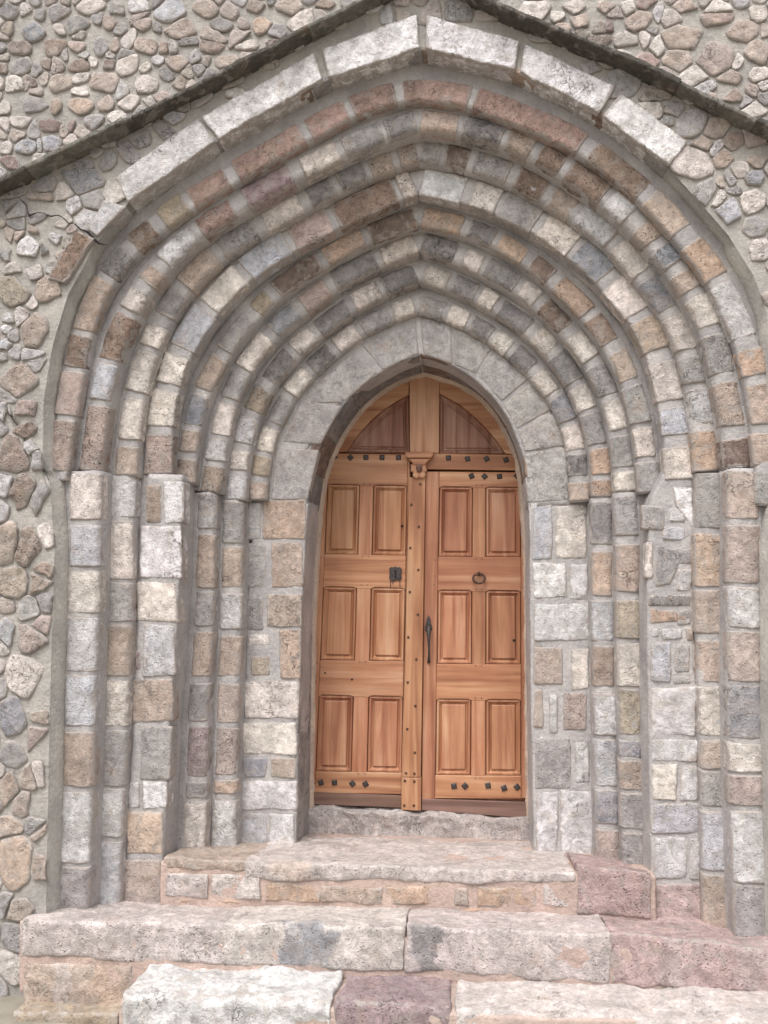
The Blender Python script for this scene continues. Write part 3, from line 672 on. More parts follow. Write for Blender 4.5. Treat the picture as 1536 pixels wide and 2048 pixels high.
    def near_seed(x, z, f=.95):
        for q in tr_:
            if abs(q[0]-x) < .25 and ((x-q[0])/q[2])**2+((z-q[1])/q[3])**2 < f+.35: return True
        return False
    while z < 6.6:
        low = z < 2.5; rh = random.uniform(.085, .15) if low else random.uniform(.05, .085)
        x = -6.2
        while x < 6.2:
            wv = rh*random.uniform(.8, 2.1); x += wv/2
            px_, pz_ = x, z+random.uniform(-.02, .02)
            nearx = -2.3 < x < 2.1 and z < 4.6
            if not near_seed(px_, pz_) and not inside(px_, pz_) and dist_line(hood, px_, pz_) > .035 and (not nearx or dist_line(fac, px_, pz_) > .10):
                seeds.append((px_, pz_, wv*.5, rh*.5, random.choice('CCTTGGGoKLYgLC' if not low else 'GToKCGLLC'), random.choice((.2, .4, .9)), .004, random.uniform(.002, .005), 0, nearx))
            x += wv/2
        z += rh*1.02
    # a little filler in the gaps left inside the frame
    for fr, cnt_ in ((.050, 1800), (.036, 2200), (.024, 2600)):
        for _ in range(cnt_):
            x, zz = random.uniform(-2.2, 1.9), random.uniform(.3, 4.4)
            if inside(x, zz) or dist_line(hood, x, zz) < .03 or dist_line(fac, x, zz) < .09: continue
            if any(abs(q[0]-x) < q[2]+fr*.72 and abs(q[1]-zz) < q[3]+fr*.58 for q in seeds if abs(q[0]-x) < .25 and abs(q[1]-zz) < .25): continue
            seeds.append((x, zz, fr, fr*.62, random.choice('CTGoLLCC'), .4, .005, .006, random.uniform(-.3, .3), True))
    grid = {}
    for k_, q in enumerate(seeds): grid.setdefault((int(q[0]//.3), int(q[1]//.3)), []).append(k_)
    for k_, (x, zc, hw, hh, col, pit_, amp_, prot, rot, fine_) in enumerate(seeds):
        traced = k_ < nt_; g_ = (1.5 if fine_ == 2 else 2.1) if traced else 2.2; sq = .72 if fine_ == 2 else .38; ca, sa = math.cos(rot), math.sin(rot)
        poly_ = []
        for t in range(20):
            a = 2*math.pi*t/20; ex = math.copysign(abs(math.cos(a))**sq, math.cos(a))*hw*g_; ez = math.copysign(abs(math.sin(a))**sq, math.sin(a))*hh*g_
            poly_.append((x+ex*ca-ez*sa, zc+ex*sa+ez*ca))
        ri = hw*hh
        gx, gz = int(x//.3), int(zc//.3)
        for ix in (gx-1, gx, gx+1):
            for iz in (gz-1, gz, gz+1):
                for m_ in grid.get((ix, iz), ()):
                    if m_ == k_: continue
                    q = seeds[m_]; dx, dz = q[0]-x, (q[1]-zc); d2 = dx*dx+dz*dz
                    if d2 > .09 or d2 < 1e-7: continue
                    # radii of both stones along the line between them
                    L_ = math.sqrt(d2); ux, uz = abs(dx/L_), abs(dz/L_)
                    r1_ = 1/math.sqrt((ux/hw)**2+(uz/hh)**2); r2_ = 1/math.sqrt((ux/q[2])**2+(uz/q[3])**2)
                    o_tr = m_ < nt_
                    cut = L_*r1_/(r1_+r2_)-.004
                    if traced and not o_tr: cut = max(cut, min(r1_*1.06, L_))
                    if o_tr and not traced: cut = min(cut, L_-r2_*1.02-.004)
                    if cut < .012: poly_ = []; break
                    nx, nz_ = dx/L_, dz/L_; out_ = []
                    for a, b in zip(poly_, poly_[1:]+poly_[:1]):
                        da = (a[0]-x)*nx+(a[1]-zc)*nz_-cut; db = (b[0]-x)*nx+(b[1]-zc)*nz_-cut
                        if da <= 0: out_.append(a)
                        if (da < 0) != (db < 0): t = da/(da-db); out_.append((a[0]+(b[0]-a[0])*t, a[1]+(b[1]-a[1])*t))
                    poly_ = out_
                    if len(poly_) < 3: break
                if len(poly_) < 3: break
            if len(poly_) < 3: break
        if len(poly_) < 3: continue
        for _c in range(2 if fine_ == 2 else (1 if not traced else 0)):
            poly_ = [r for a, b in zip(poly_, poly_[1:]+poly_[:1]) for r in ((a[0]*.78+b[0]*.22, a[1]*.78+b[1]*.22), (a[0]*.22+b[0]*.78, a[1]*.22+b[1]*.78))]
        n_ = len(poly_); cx_, cz_ = sum(a[0] for a in poly_)/n_, sum(a[1] for a in poly_)/n_
        # resample
        per_ = [0]
        for a, b in zip(poly_, poly_[1:]+poly_[:1]): per_.append(per_[-1]+math.hypot(a[0]-b[0], a[1]-b[1]))
        if per_[-1] < .05: continue
        NN = 26 if fine_ else 12; rp_ = []; i_ = 0
        for t in range(NN):
            tt = per_[-1]*t/NN
            while per_[i_+1] < tt: i_ += 1
            u = (tt-per_[i_])/max(1e-9, per_[i_+1]-per_[i_]); a, b = poly_[i_], poly_[(i_+1) % n_]
            rp_.append([a[0]+(b[0]-a[0])*u, a[1]+(b[1]-a[1])*u])
        ok = True
        for p_ in rp_:
            for _t in range(9):
                if inside(p_[0], p_[1]): p_[0] = p_[0]*.85+cx_*.15; p_[1] = p_[1]*.85+cz_*.15
                else: break
            if inside(p_[0], p_[1]): ok = False
        if not ok: continue
        sd_ = Vector((random.uniform(-40, 40), 3, 9)); V = []; E_ = []
        rings = ((1.0, .006), (.97, -.25), (.90, -.75), (.78, -1), (.6, -1.05), (.4, -1.05), (.2, -1.05)) if fine_ else ((1, .006), (.93, -.6), (.7, -1))
        tx, tz = random.uniform(-.05, .05), random.uniform(-.06, .06)
        for (sc_, y_) in rings:
            for p_ in rp_:
                X_, Z_ = cx_+(p_[0]-cx_)*sc_, cz_+(p_[1]-cz_)*sc_
                yb = y_ if y_ > 0 else y_*prot + ((X_-cx_)*tx+(Z_-cz_)*tz)*(1-sc_*.6)
                v = Vector((X_, yb, Z_)); w_v = noise.noise_vector(v*9+sd_)*amp_*1.8+noise.noise_vector(v*26+sd_)*amp_*1.5+noise.noise_vector(v*75)*amp_*.5
                V.append(v+w_v); E_.append(.30+.6*max(0, (sc_-.85)/.15))
        V.append(Vector((cx_, -prot*1.05, cz_))); E_.append(0)
        R_ = len(rings); fs = [(r*NN+i, r*NN+(i+1) % NN, (r+1)*NN+(i+1) % NN, (r+1)*NN+i) for r in range(R_-1) for i in range(NN)]
        fs += [((R_-1)*NN+i, (R_-1)*NN+(i+1) % NN, R_*NN) for i in range(NN)]
        cc = jit(tuple(u*(.76 if traced else .55)+v*(.24 if traced else .45) for u, v in zip(lin(PAL[col]), lin(PAL['M']))), .09)
        mb.add(V, fs, cc, pit_, 0, True, E_)
    random.setstate(rs)
    w_ = mb.build('masonry', SM, root)
    # crack running down to the arch
    cr = MB(); ln = [(35,393,.5),(46,403,1.6),(54,412,1.2),(56,424,2.2),(58,432,4.5),(68,428,3),(76,425,1.4),(88,426,1.2),(94,431,1.5),(104,432,2.6),(116,430,1.8),(124,434,1.2),(131,440,1.8),
                     (138,447,1.3),(147,447,1),(152,450,1.4),(160,458,1.6),(170,462,2.2),(178,467,4),(188,478,4.5),(198,487,3.4),(208,490,1.6),(216,489,.5)]
    top, bot = [], []
    for i, (x, y, t) in enumerate(ln):
        j = random.uniform(-.6, .6); top.append(P(x+t*.3, y-t*.6+j, -.012)); bot.append(P(x-t*.3, y+t*.6+j, -.012))
    n_ = len(ln); cr.add(top+bot, [(i, i+1, n_+i+1, n_+i) for i in range(n_-1)], (0, 0, 0), 0, 0)
    c_ = cr.build('crack', [BLACK], root); c_['label'] = 'dark jagged crack running down to the left shoulder of the arch'
    return root
wall()

# hood mould (thin projecting drip stones in a low gable)
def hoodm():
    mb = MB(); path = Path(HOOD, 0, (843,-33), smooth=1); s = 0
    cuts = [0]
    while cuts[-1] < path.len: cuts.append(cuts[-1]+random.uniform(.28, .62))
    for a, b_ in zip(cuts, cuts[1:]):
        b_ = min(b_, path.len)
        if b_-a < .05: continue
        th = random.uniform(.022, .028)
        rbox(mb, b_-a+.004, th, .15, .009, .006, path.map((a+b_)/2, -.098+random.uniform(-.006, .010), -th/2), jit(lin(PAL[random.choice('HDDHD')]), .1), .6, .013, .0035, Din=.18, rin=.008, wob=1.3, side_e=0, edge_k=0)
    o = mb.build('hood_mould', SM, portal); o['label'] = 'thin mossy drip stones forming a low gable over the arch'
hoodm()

# ================================================================== STEPS
steps = thing('entrance_steps', 'worn stone steps with a pink block leading up to the wooden door', 'steps')
def stepblock(parent, x0, x1, yt0, yt1, yb0, yb1, Yf, Yb, col, slope=0.0, name='step_block', r=.022, pit=.5, amp=.005, label=None, patches=(), bev=0, D=None):
    """front face spans the pixel quad (x0..x1, yt..yb) on the plane Yf; its top runs back to Yb"""
    mb = MB(); tl, tr, br, bl = P(x0, yt0, Yf), P(x1, yt1, Yf), P(x1, yb1, Yf), P(x0, yb0, Yf)
    L = (tr-tl).length; W = ((bl-tl).length+(br-tr).length)/2
    def f(a, b, c):
        u = a/L+.5; v = b/W+.5; r_ = tl.lerp(tr, u).lerp(bl.lerp(br, u), v)
        return Vector((r_.x, Yf+c, r_.z+slope*c))
    base = jit(lin(PAL[col]), .03); r *= .62; amp *= .8
    def colf(v):
        c = base
        for (px0, px1, pc, kk) in patches:
            a, b_ = P(px0, 1900, Yf).x, P(px1, 1900, Yf).x; nz = .07*noise.noise(Vector(v)*13)+.03*noise.noise(Vector(v)*50)
            t = min(1, max(0, (v[0]+nz-a)/.015))*min(1, max(0, (b_-v[0]+nz)/.015))*kk*min(1, max(0, (Yf+.05+nz-v[1])/.03))
            c = tuple(x*(1-t)+y*t for x, y in zip(c, lin(PAL[pc])))
        return c
    rbox(mb, L, W, Yb-Yf, r, r*.45, f, colf if patches else base, pit, .014, amp, 0, Din=.1, wob=1.8, side_e=.12, edge_k=.75)
    o = mb.build(name, SM, parent)
    if label: o['label'] = label
    return o
def core(x0, x1, yt0, yt1, yb0, yb1, Yf, Yb, slope, name, col=(184,164,154)):
    mb = MB(); e = -.0095
    tl, tr, br, bl = P(x0, yt0, Yf), P(x1, yt1, Yf), P(x1, yb1, Yf), P(x0, yb0, Yf)
    for p in (tl, tr): p.z += .004
    L = (tr-tl).length; W = ((bl-tl).length+(br-tr).length)/2
    def f(a, b, c):
        u = a/L+.5; v = b/W+.5; r_ = tl.lerp(tr, u).lerp(bl.lerp(br, u), v)
        return Vector((r_.x, Yf+e+c, r_.z+slope*c))
    rbox(mb, L, W, Yb-Yf, .012, .01, f, lin(col), .1, .03, .003, 1, Din=.1)
    return mb.build(name, SM, steps)
# landing in front of the door
YL = .24
land = core(322, 1312, 1722, 1752, 1830, 1860, YL, YDOOR+.05, -.11, 'step'); land['label'] = 'top landing step at the foot of the door, thin pale slab over small stones'
LD = dict(slope=-.11)
stepblock(land, 327, 498, 1716, 1722, 1738, 1745, YL-.014, .85, 'T', pit=.5, r=.012, **LD)
stepblock(land, 490, 1150, 1722, 1746, 1762, 1770, YL-.02, .95, 'k', pit=.5, r=.024, amp=.006, patches=((530,640,'O',.4),(900,1150,'k',.6)), label='long worn slab forming the lip of the landing', **LD)
for a in ((331,416,1745,1748,1792,1796,'k'),(422,522,1748,1752,1796,1800,'k'),(530,640,1766,1770,1803,1806,'O'),(645,765,1772,1774,1806,1810,'T'),(770,905,1772,1772,1808,1812,'O'),
          (912,940,1772,1772,1810,1812,'T'),(955,1075,1774,1774,1812,1816,'O'),(1085,1150,1772,1772,1812,1818,'k')):
    stepblock(land, *a[:6], YL-.013, .5, a[6], pit=.5, r=.014, amp=.006)
stepblock(land, 1154, 1303, 1727, 1748, 1826, 1836, YL-.02, .62, 'R', pit=.9, r=.02, amp=.006, label='dark pink granite block at the right end of the landing', slope=-.17)
# second step
YS2 = -.08
s2 = core(40, 1720, 1842, 1915, 1985, 2060, YS2, .5, -.14, 'step', (184,164,154)); s2['label'] = 'long second step with two dark patches and a pink block at its right end'
SD = dict(slope=-.14)
stepblock(s2, 42, 448, 1840, 1846, 1914, 1932, YS2-.018, .36, 'k', pit=.6, r=.028, amp=.006, label='pale speckled block at the left end of the second step', **SD)
stepblock(s2, 446, 809, 1844, 1852, 1932, 1948, YS2-.018, .40, 'k', pit=.5, r=.026, amp=.006, patches=((556,668,'S',.85),), **SD)
stepblock(s2, 810, 1222, 1852, 1868, 1946, 1968, YS2-.018, .40, 'k', pit=.5, r=.026, amp=.006, patches=((818,884,'g',.9),(1000,1120,'k',.4)), **SD)
stepblock(s2, 1222, 1720, 1868, 1912, 1970, 2008, YS2-.020, .34, 'R', pit=.6, r=.03, amp=.008, label='long pink granite block at the right end of the second step', patches=((1330,1380,'k',.35),(1480,1536,'k',.3)), **SD)
stepblock(s2, 45, 262, 1928, 1932, 2018, 2026, YS2-.016, .2, 'T', pit=.3, r=.02, amp=.006, patches=((110,150,'k',.6),(190,240,'O',.5)))
# third step
YS3 = -.36
s3 = core(238, 1720, 2003, 2058, 2200, 2230, YS3, 0.1, -.03, 'step', (184,166,156)); s3['label'] = 'lowest step, cut by the bottom edge of the photo, of white, purple and cream blocks'
TD = dict(slope=-.03)
stepblock(s3, 240, 662, 1990, 2004, 2190, 2190, YS3-.02, .0, 'w', pit=.3, r=.055, amp=.010, label='big white cracked block at the left end of the lowest step', **TD)
stepblock(s3, 672, 898, 2006, 2014, 2200, 2200, YS3-.012, .0, 'V', pit=.6, r=.035, amp=.007, label='purple grey block of the lowest step', **TD)
stepblock(s3, 912, 1720, 2020, 2052, 2210, 2230, YS3-.012, .0, 'k', pit=.3, r=.04, amp=.008, label='long cream block of the lowest step', patches=((930,960,'G',.6),), **TD)
def fillet(parent, x0, x1, y0, y1, Y, h, name='mortar_fillet'):
    mb = MB(); a0, a1 = P(x0, y0, Y), P(x1, y1, Y); L = (a1-a0).length
    def f(a, b, c):
        q = a0.lerp(a1, a/L+.5); t = noise.noise(Vector((q.x*3, 7, Y)))*.012
        return Vector((q.x, q.y+c-t*.6, q.z-b+t))
    rbox(mb, L, h, .08, h*.45, .01, f, lin((180,156,140)), .1, .02, .005, 1, wob=1.3)
    return mb.build(name, SM, parent)
fillet(land, 345, 1306, 1802, 1840, YL-.006, .03)
fillet(s2, 280, 1720, 1938, 2014, YS2-.004, .035)
# low paving stone at the left foot of the steps
fs = stepblock(steps, 30, 238, 2026, 2030, 2060, 2060, -.2, .05, 'Y', pit=.3, r=.02, amp=.006, name='foot_stone', label='mossy low stone at the left foot of the steps')
# threshold stone
th = stepblock(steps, 608, 1070, 1613, 1640, 1720, 1730, YDOOR-.05, YDOOR+.10, 'k', pit=.9, r=.012, amp=.013, name='threshold', label='rough layered threshold stone under the door')
thb = None

# ================================================================== DOOR
door = thing('wooden_door', 'orange brown panelled double door with pointed top, iron studs and ring', 'door')
def inset_poly(p, e):
    n = len(p); A = sum(p[i][0]*p[(i+1) % n][1]-p[(i+1) % n][0]*p[i][1] for i in range(n)); sg = 1 if A > 0 else -1
    out = []
    for i in range(n):
        a, b, c = Vector(p[i-1]), Vector(p[i]), Vector(p[(i+1) % n])
        d1 = (b-a).normalized(); d2 = (c-b).normalized(); n1 = Vector((-d1.y, d1.x))*sg; n2 = Vector((-d2.y, d2.x))*sg
        m = (n1+n2); 
        if m.length < 1e-6: m = n1
        m = m.normalized(); k = e/max(.35, m.dot(n1)); out.append(b+m*k)
    return out
def prism(mb, px, Yf, th, bev=.003, mat=0, Ypx=YDOOR, steps_=None, world=False):
    """outline in pixels (on the door plane), front at Yf, solid backwards; steps_: list of (inset, Y) rings from the outside to the front"""
    p = [Vector(q) if world else Vector(xz(q[0], q[1], Ypx)) for q in px]
    rings = [(0, Yf+th), (0, Yf+bev), (bev, Yf)] if steps_ is None else steps_
    V = []; n = len(p)
    for (e, y) in rings:
        q = inset_poly([(v.x, v.y) for v in p], e) if e else p
        V += [Vector((v[0], y, v[1])) for v in q]
    A = sum(p[i][0]*p[(i+1) % n][1]-p[(i+1) % n][0]*p[i][1] for i in range(n))
    fs = []
    for r in range(len(rings)-1):
        for i in range(n):
            a, b = r*n+i, r*n+(i+1) % n; f = (a, b, b+n, a+n); fs.append(f if A > 0 else f[::-1])
    last = tuple((len(rings)-1)*n+i for i in range(n)); fs.append(last if A > 0 else last[::-1])
    mb.add(V, fs, (.4, .2, .1), 0, mat, smooth=False)
def part(name, mat, parent, *prs, label=None, **k):
    mb = MB()
    for pr in prs: prism(mb, *pr[:3], **(pr[3] if len(pr) > 3 else {}))
    o = mb.build(name, [mat], parent)
    if label: o['label'] = label
    return o
YD = YDOOR
def lerp(a, b, t): return a+(b-a)*t
# left leaf edges by y
def XL(y): return lerp(644, 608, (y-900)/(1610-900))          # hidden outer edge
def XLi(y): return lerp(821, 803, (y-900)/(1615-900))
def XR(y): return lerp(1048, 1066, (y-940)/(1640-940))
def XRi(y): return lerp(851, 843, (y-940)/(1620-940))
def leaf(nm, label, rows, outer, inner, stileO, stileI, muntin, kick, topy, side):
    lf = MB()
    bot = kick[0]
    # stiles
    o0 = [(outer(topy[0]), topy[0]), (stileO(topy[0]), topy[0]), (stileO(bot), bot), (outer(bot), bot)]
    i0 = [(stileI(topy[1]), topy[1]), (inner(topy[1]), topy[1]), (inner(bot), bot+2), (stileI(bot), bot+2)]
    prism(lf, o0, YD, .05, .004); prism(lf, i0, YD, .05, .004)
    # backing
    prism(lf, [(outer(topy[0])+2, topy[0]+2), (inner(topy[1])-2*side, topy[1]+2), (inner(bot), bot+20), (outer(bot), bot+20)], YD+.03, .02)
    L = lf.build('door_leaf', [WOOD_V], door); L['label'] = label
    # rails between the rows
    ys = [topy[0]]+[r for row in rows for r in row]+[bot]
    for i in range(0, len(ys), 2):
        a, b = ys[i], ys[i+1]; sl = .018
        def yy(x, y): return y+sl*(x-stileO(y)) if side < 0 else y+sl*(x-stileI(y))*.4
        pts = []
        xa, xb = sorted((stileO(a), stileI(a))); xc, xd = sorted((stileO(b), stileI(b)))
        pts = [(xa+.4, yy(xa, a)), (xb-.4, yy(xb, a)), (xd-.4, yy(xd, b)), (xc+.4, yy(xc, b))]
        # the lower edge of each rail is scooped over the panels
        if i < len(ys)-2:
            m0, m1 = muntin(b); e = 3.2; pts = pts[:2]
            for (p, q) in ((m1, xd), (xc, m0)):
                pts += [(q-.4, yy(q, b)), (q-7, yy(q, b)-e*.9), (q-14, yy(q, b)-e), (p+14, yy(p, b)-e), (p+7, yy(p, b)-e*.9), (p, yy(p, b))]
        part('rail', WOOD_H, L, (pts, YD+.0012, .045, dict(bev=.004)))
    for (a, b) in rows:
        m0, m1 = muntin(a); n0, n1 = muntin(b)
        def yy(x, y): return y+.018*(x-stileO(y)) if side < 0 else y+.018*(x-stileI(y))*.4
        part('muntin', WOOD_V, L, ([(m0, yy(m0, a)-1), (m1, yy(m1, a)-1), (n1, yy(n1, b)+1), (n0, yy(n0, b)+1)], YD+.003, .04))
        for s in (0, 1):
            if s == 0: xa, xb, xc, xd = min(stileO(a), stileI(a)), m0, min(stileO(b), stileI(b)), n0
            else: xa, xb, xc, xd = m1, max(stileO(a), stileI(a)), n1, max(stileO(b), stileI(b))
            q = [(xa, yy(xa, a)-4), (xb, yy(xb, a)-4), (xd, yy(xd, b)+1), (xc, yy(xc, b)+1)]
            mb = MB()
            prism(mb, q, 0, 0, steps_=[(0, YD+.04), (.001, YD+.024), (.007, YD+.010), (.016, YD+.008), (.026, YD+.024), (.033, YD+.028), (.036, YD+.015), (.040, YD+.013)])
            mb.build('panel', [WOOD_V], L)
    # kick board
    a, b = kick[0], kick[1]
    xs = sorted((outer(a), inner(a))); x2 = sorted((outer(b), inner(b)))
    part('kick_board', KICK, L, ([(xs[0], kick[2][0]), (xs[1], kick[2][1]), (x2[1], kick[3][1]), (x2[0], kick[3][0])], YD-.006, .06))
    return L
sOL = lambda y: lerp(654, 630, (y-970)/(1545-970)); sIL = lambda y: lerp(815, 804, (y-970)/(1545-970))
LL = leaf('l', 'left door leaf, carrying the iron lock plate', [(971,1108),(1176,1320),(1393,1543)], XL, XLi, sOL, sIL,
          lambda y: (lerp(720, 703, (y-971)/572), lerp(746, 733, (y-971)/572)), (1586, 1611, (1583,1591), (1608,1615)), (906, 906), -1)
sIR = lambda y: lerp(878, 870, (y-976)/(1553-976)); sOR = lambda y: 1042.5+(y-976)*.001
RR = leaf('r', 'right door leaf, carrying the iron ring and long pull handle', [(976,1113),(1183,1328),(1401,1551)], XR, XRi, sOR, sIR,
          lambda y: (lerp(946, 942, (y-976)/575), 971), (1597, 1632, (1597,1605), (1620,1637)), (943, 943), 1)
# fixed transom and pointed tympanum
tym = part('tympanum', WOOD_V, door, ([(819,752),(879,752),(878,906),(820,906)], YD-.004, .05), label='pointed top panel of the door with a broad central post')
arcL = [(640,908),(651,880),(668,852),(692,824),(722,797),(756,775),(790,761),(819,753)]
arcR = [(879,753),(905,760),(935,775),(968,800),(997,832),(1020,862),(1037,890),(1044,909)]
inL = [(817,789),(790,803),(765,820),(742,840),(718,866),(693,903)]
inR = [(1011,907),(993,880),(972,855),(948,832),(918,808),(879,786)]
part('arched_frame', WOOD_H, tym, ([(p[0]-12*(1-i/7), p[1]-8) for i, p in enumerate(arcL)]+inL+[(660,905)], YD, .05), (arcR and [(p[0]+12*(i/7), p[1]-8) for i, p in enumerate(arcR)]+[(1030,909)]+inR, YD, .05))
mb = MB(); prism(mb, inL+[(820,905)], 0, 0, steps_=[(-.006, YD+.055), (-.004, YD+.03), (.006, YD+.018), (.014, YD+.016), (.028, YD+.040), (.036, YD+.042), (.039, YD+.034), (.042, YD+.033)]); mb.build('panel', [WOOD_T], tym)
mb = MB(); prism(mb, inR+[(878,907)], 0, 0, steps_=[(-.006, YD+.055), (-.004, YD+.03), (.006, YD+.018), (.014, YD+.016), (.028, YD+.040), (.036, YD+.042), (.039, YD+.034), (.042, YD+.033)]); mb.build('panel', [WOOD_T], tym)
tr = part('transom', WOOD_H, door, ([(850,906.5),(1060,910),(1060,941),(850,938.5)], YD-.003, .05), label='short rail above the right leaf')
part('backboard', BLACK, door, ([(600,700),(1080,700),(1080,1690),(590,1690)], YD+.075, .02))
# central cover strip with its nails
ast = part('cover_strip', WOOD_V, door, ([(819,955),(851,955),(842,1553),(805,1553)], YD-.018, .04), ([(803.5,1554),(843,1554),(842,1620),(803,1618)], YD-.022, .044), label='narrow nailed cover strip between the two leaves')
def stud(parent, x, y, s, rot, Yf, mat=IRON, name='stud', h=.008):
    mb = MB(); c = Vector(xz(x, y, YD)); k = s*mpp(YD)/2; V = []; 
    for (f, yy) in ((1, Yf), (1, Yf-h*.35), (.62, Yf-h)):
        for i in range(4):
            t = math.radians(45+90*i+rot); V.append(Vector((c.x+k*f*1.35*math.cos(t), yy, c.y+k*f*1.35*math.sin(t))))
    mb.add(V, [(0,1,5,4),(1,2,6,5),(2,3,7,6),(3,0,4,7),(4,5,9,8),(5,6,10,9),(6,7,11,10),(7,4,8,11),(8,9,10,11)], (.1,.1,.1), 0, 0, smooth=False)
    return mb.build(name, [mat], parent)
for x, y, r in ((669,914,45),(701,915,40),(732,915,3),(764,915,0),(797,915,4)): stud(LL, x, y, 10.5, r, YD)
for x, y, r in ((897,916,2),(935,918,12),(973,918,28),(1012,920,22)): stud(tr, x, y, 10.5, r, YD-.003)
for x, y, r in ((943,952,25),(969,953,42),(999,953,6),(1034,952,38)): stud(RR, x, y, 10.5, r, YD)
for x, y, r in ((624,1566,35),(642,1565,20),(669,1565,8),(705,1567,42),(731,1568,35)): stud(LL, x, y, 11, r, YD)
for x, y, r in ((908,1572,8),(930,1572,44),(976,1571,12),(1008,1576,20),(1034,1574,42)): stud(RR, x, y, 11, r, YD)
for x, y in ((841,969),(823,1010),(838,1054),(821,1096),(837,1140),(820,1184),(820.5,1183),(836,1229),(817,1274),(833,1318),(816,1364),(831,1411),(815,1457),(830,1504),
             (812.5,1545),(829,1546),(810.5,1560),(829,1561),(809,1609),(828,1609)):
    if (x, y) == (820.5, 1183): continue
    stud(ast, x, y, 4.6, random.uniform(0, 90), YD-.018 if y < 1553 else YD-.022, RUST, 'nail', .006)
# small pegs along stiles and rails
for parent, pts in ((LL, ((728,967),(740,967),(725,1113),(737,1113),(723,1170),(735,1170),(719,1324),(731,1324),(648,961),(643,1115),(640,1140),(639,1164),(812,1100),(815,1120),(646,1388),(634,1327),(632,1344),(632,1363),(629,1380),(813,1160),(717,1548),(730,1548))),
                    (RR, ((953,971),(964,971),(952,1118),(964,1118),(953,1179),(964,1179),(951,1332),(963,1332),(951,1396),(963,1396),(1045,1128),(1046,1175),(1047,1155),(1047,1355),(1047,1375),(1048,1391),(869,1120),(870,1152),(868,1170),(951,1556),(960,1556),(1047,1500)))):
    for x, y in pts: stud(parent, x, y, 2.0, 20, YD+.001, RUST, 'peg', .003)
# carved capital on the cover strip
cap = MB(); Yc = YD-.03
prism(cap, [(811,906),(868,906),(868,911),(866,915),(862,918),(817,918),(813,915),(811,911)], Yc-.022, .05, .006)
prism(cap, [(817,918.5),(862,918.5),(855,926),(851,932),(828,932),(824,926)], Yc-.010, .04, .005)
prism(cap, [(822,930),(853,930),(852,943),(846,948),(830,948),(823,943)], Yc-.004, .03, .003)
for cx, cy, r in ((827,941,5.2),(849,941,5.2),(833,951,7.2),(845,951,7.2),(839,943,6)):
    prism(cap, [(cx+r*math.cos(i*math.pi/8), cy+r*math.sin(i*math.pi/8)) for i in range(16)], Yc-.006, .03, .006)
o = cap.build('capital', [WOOD_H], ast); o['label'] = 'small carved capital with lobes and a round boss'
bs = MB()
def dome(mb, cx, cy, rx, ry, Y, h, n=16):
    c = Vector(xz(cx, cy, YD)); k = mpp(YD); V = []; R = 5
    for j in range(R+1):
        t = j/R*math.pi/2
        for i in range(n):
            a = 2*math.pi*i/n; V.append(Vector((c.x+rx*k*math.cos(t)*math.cos(a), Y-h*math.sin(t), c.y+ry*k*math.cos(t)*math.sin(a))))
    mb.add(V, [(j*n+i, j*n+(i+1) % n, (j+1)*n+(i+1) % n, (j+1)*n+i) for j in range(R) for i in range(n)], (.4, .2, .1), 0, 0)
dome(bs, 839, 938, 6, 9, Yc-.008, .022); bs.build('boss', [KICK], ast)
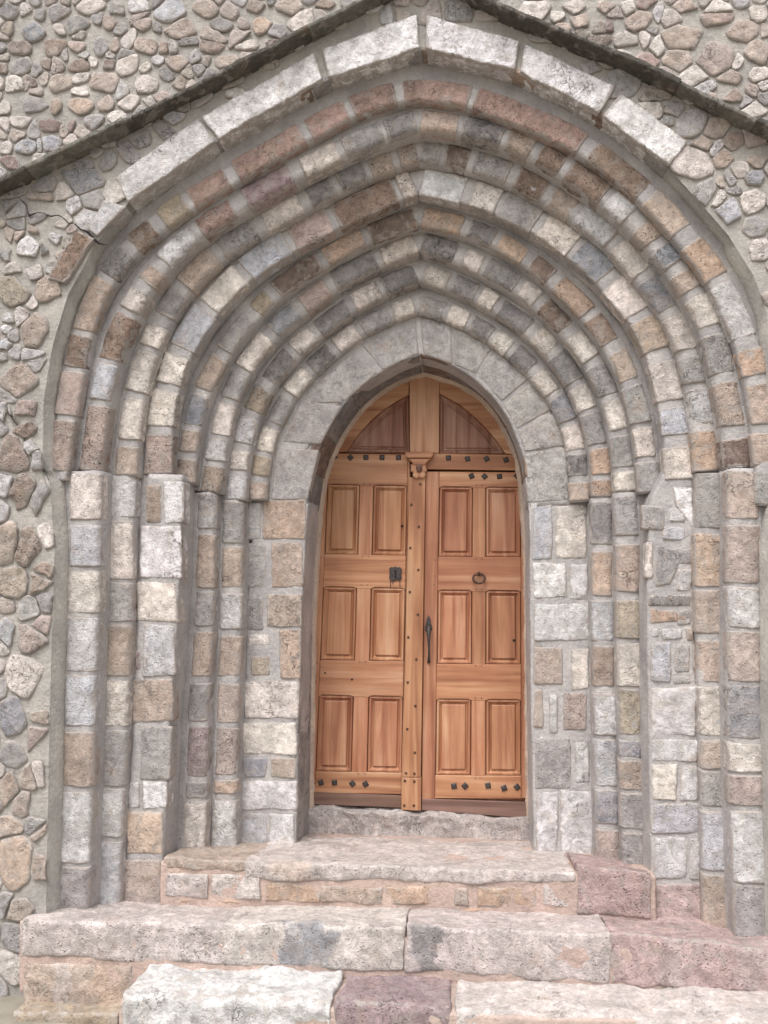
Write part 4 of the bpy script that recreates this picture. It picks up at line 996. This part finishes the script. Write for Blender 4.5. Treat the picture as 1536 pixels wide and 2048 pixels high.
# lock plate with keyhole and two bent wires
lk = MB(); cx, cy = 791, 1148
prism(lk, [(cx-12,cy-11),(cx-9,cy-14),(cx-5,cy-13),(cx,cy-15),(cx+5,cy-13),(cx+9,cy-14),(cx+12.5,cy-9),(cx+11.5,cy),(cx+12.5,cy+8),(cx+9,cy+13),(cx+3,cy+12),(cx-3,cy+14),(cx-9,cy+13),(cx-12.5,cy+8),(cx-11.5,cy)], YD-.010, .012, .004)
lock = lk.build('lock_plate', [IRON], LL)
kh = MB(); prism(kh, [(cx-2.2,cy-6),(cx,cy-8),(cx+2.2,cy-6),(cx+1.3,cy-2),(cx+2.2,cy+8),(cx-1.2,cy+8),(cx-1,cy-2)], YD-.0125, .003, .0005); kh.build('keyhole', [BLACK], LL)
def tube(mb, pts, r, n=8, closed=False):
    V = []; m = len(pts)
    for i, p in enumerate(pts):
        a = pts[i-1] if (i or closed) else pts[i]; b = pts[(i+1) % m] if (i < m-1 or closed) else pts[i]
        t = (b-a).normalized(); u = t.cross(Vector((0, 1, 0))); 
        if u.length < .05: u = t.cross(Vector((1, 0, 0)))
        u.normalize(); v_ = t.cross(u); rr = r[i] if isinstance(r, (list, tuple)) else r
        for j in range(n):
            g_ = 2*math.pi*j/n; V.append(p+(u*math.cos(g_)+v_*math.sin(g_))*rr)
    fs = [(i*n+j, i*n+(j+1) % n, ((i+1) % m)*n+(j+1) % n, ((i+1) % m)*n+j) for i in range(m if closed else m-1) for j in range(n)]
    if not closed: fs += [tuple(range(n-1, -1, -1)), tuple(range((m-1)*n, m*n))]
    mb.add(V, fs, (.1, .1, .1), 0, 0)
for xx, y1 in ((781,1176),(800,1174),(786,1168)):
    wr = MB(); tube(wr, [P(xx, 1160, YD-.006), P(xx-.5, 1168, YD-.010), P(xx+.4, y1, YD-.004)], .0018, 6); wr.build('wire', [RUST], LL)
# ring knocker
rg = MB(); c = P(958, 1157, YD-.022); kx = mpp(YD)
tube(rg, [Vector((c.x+11.5*kx*math.cos(t), c.y+.003*math.sin(t), c.z+9.3*kx*math.sin(t))) for t in [2*math.pi*i/28 for i in range(28)]], .0068, 10, True)
rg.build('ring', [RUST], RR)
rb = MB(); dome(rb, 958, 1147.5, 4, 4, YD, .03); rb.build('ring_boss', [RUST], RR)
# long pull handle
hd = MB()
prism(hd, [(857,1230),(860.5,1237),(862,1246),(864,1253),(864.5,1259),(861,1263),(853,1263),(849.5,1259),(850,1253),(852,1246),(853.5,1237)], YD-.008, .01, .003)
hd.add([], [], (0,0,0))
hpts = [P(857,1250,YD-.008), P(857.3,1257,YD-.035), P(857.3,1266,YD-.045), P(857.5,1278,YD-.045), P(857.8,1292,YD-.042), P(858,1306,YD-.034), P(857.6,1318,YD-.016), P(857.2,1325,YD-.004)]
tube(hd, hpts, [.010,.0135,.0125,.0085,.0065,.006,.0075,.0085], 10)
hd.build('pull_handle', [IRON], RR)
# dark knot holes in the panels
for parent, x, y, s in ((LL,804,1052,5),(RR,1028,1281,5),(LL,650,1346,3.5),(LL,704,1359,4)):
    stud(parent, x, y, s, 30, YD+.0105 if y < 1300 else YD+.001, BLACK, 'knot', .001)
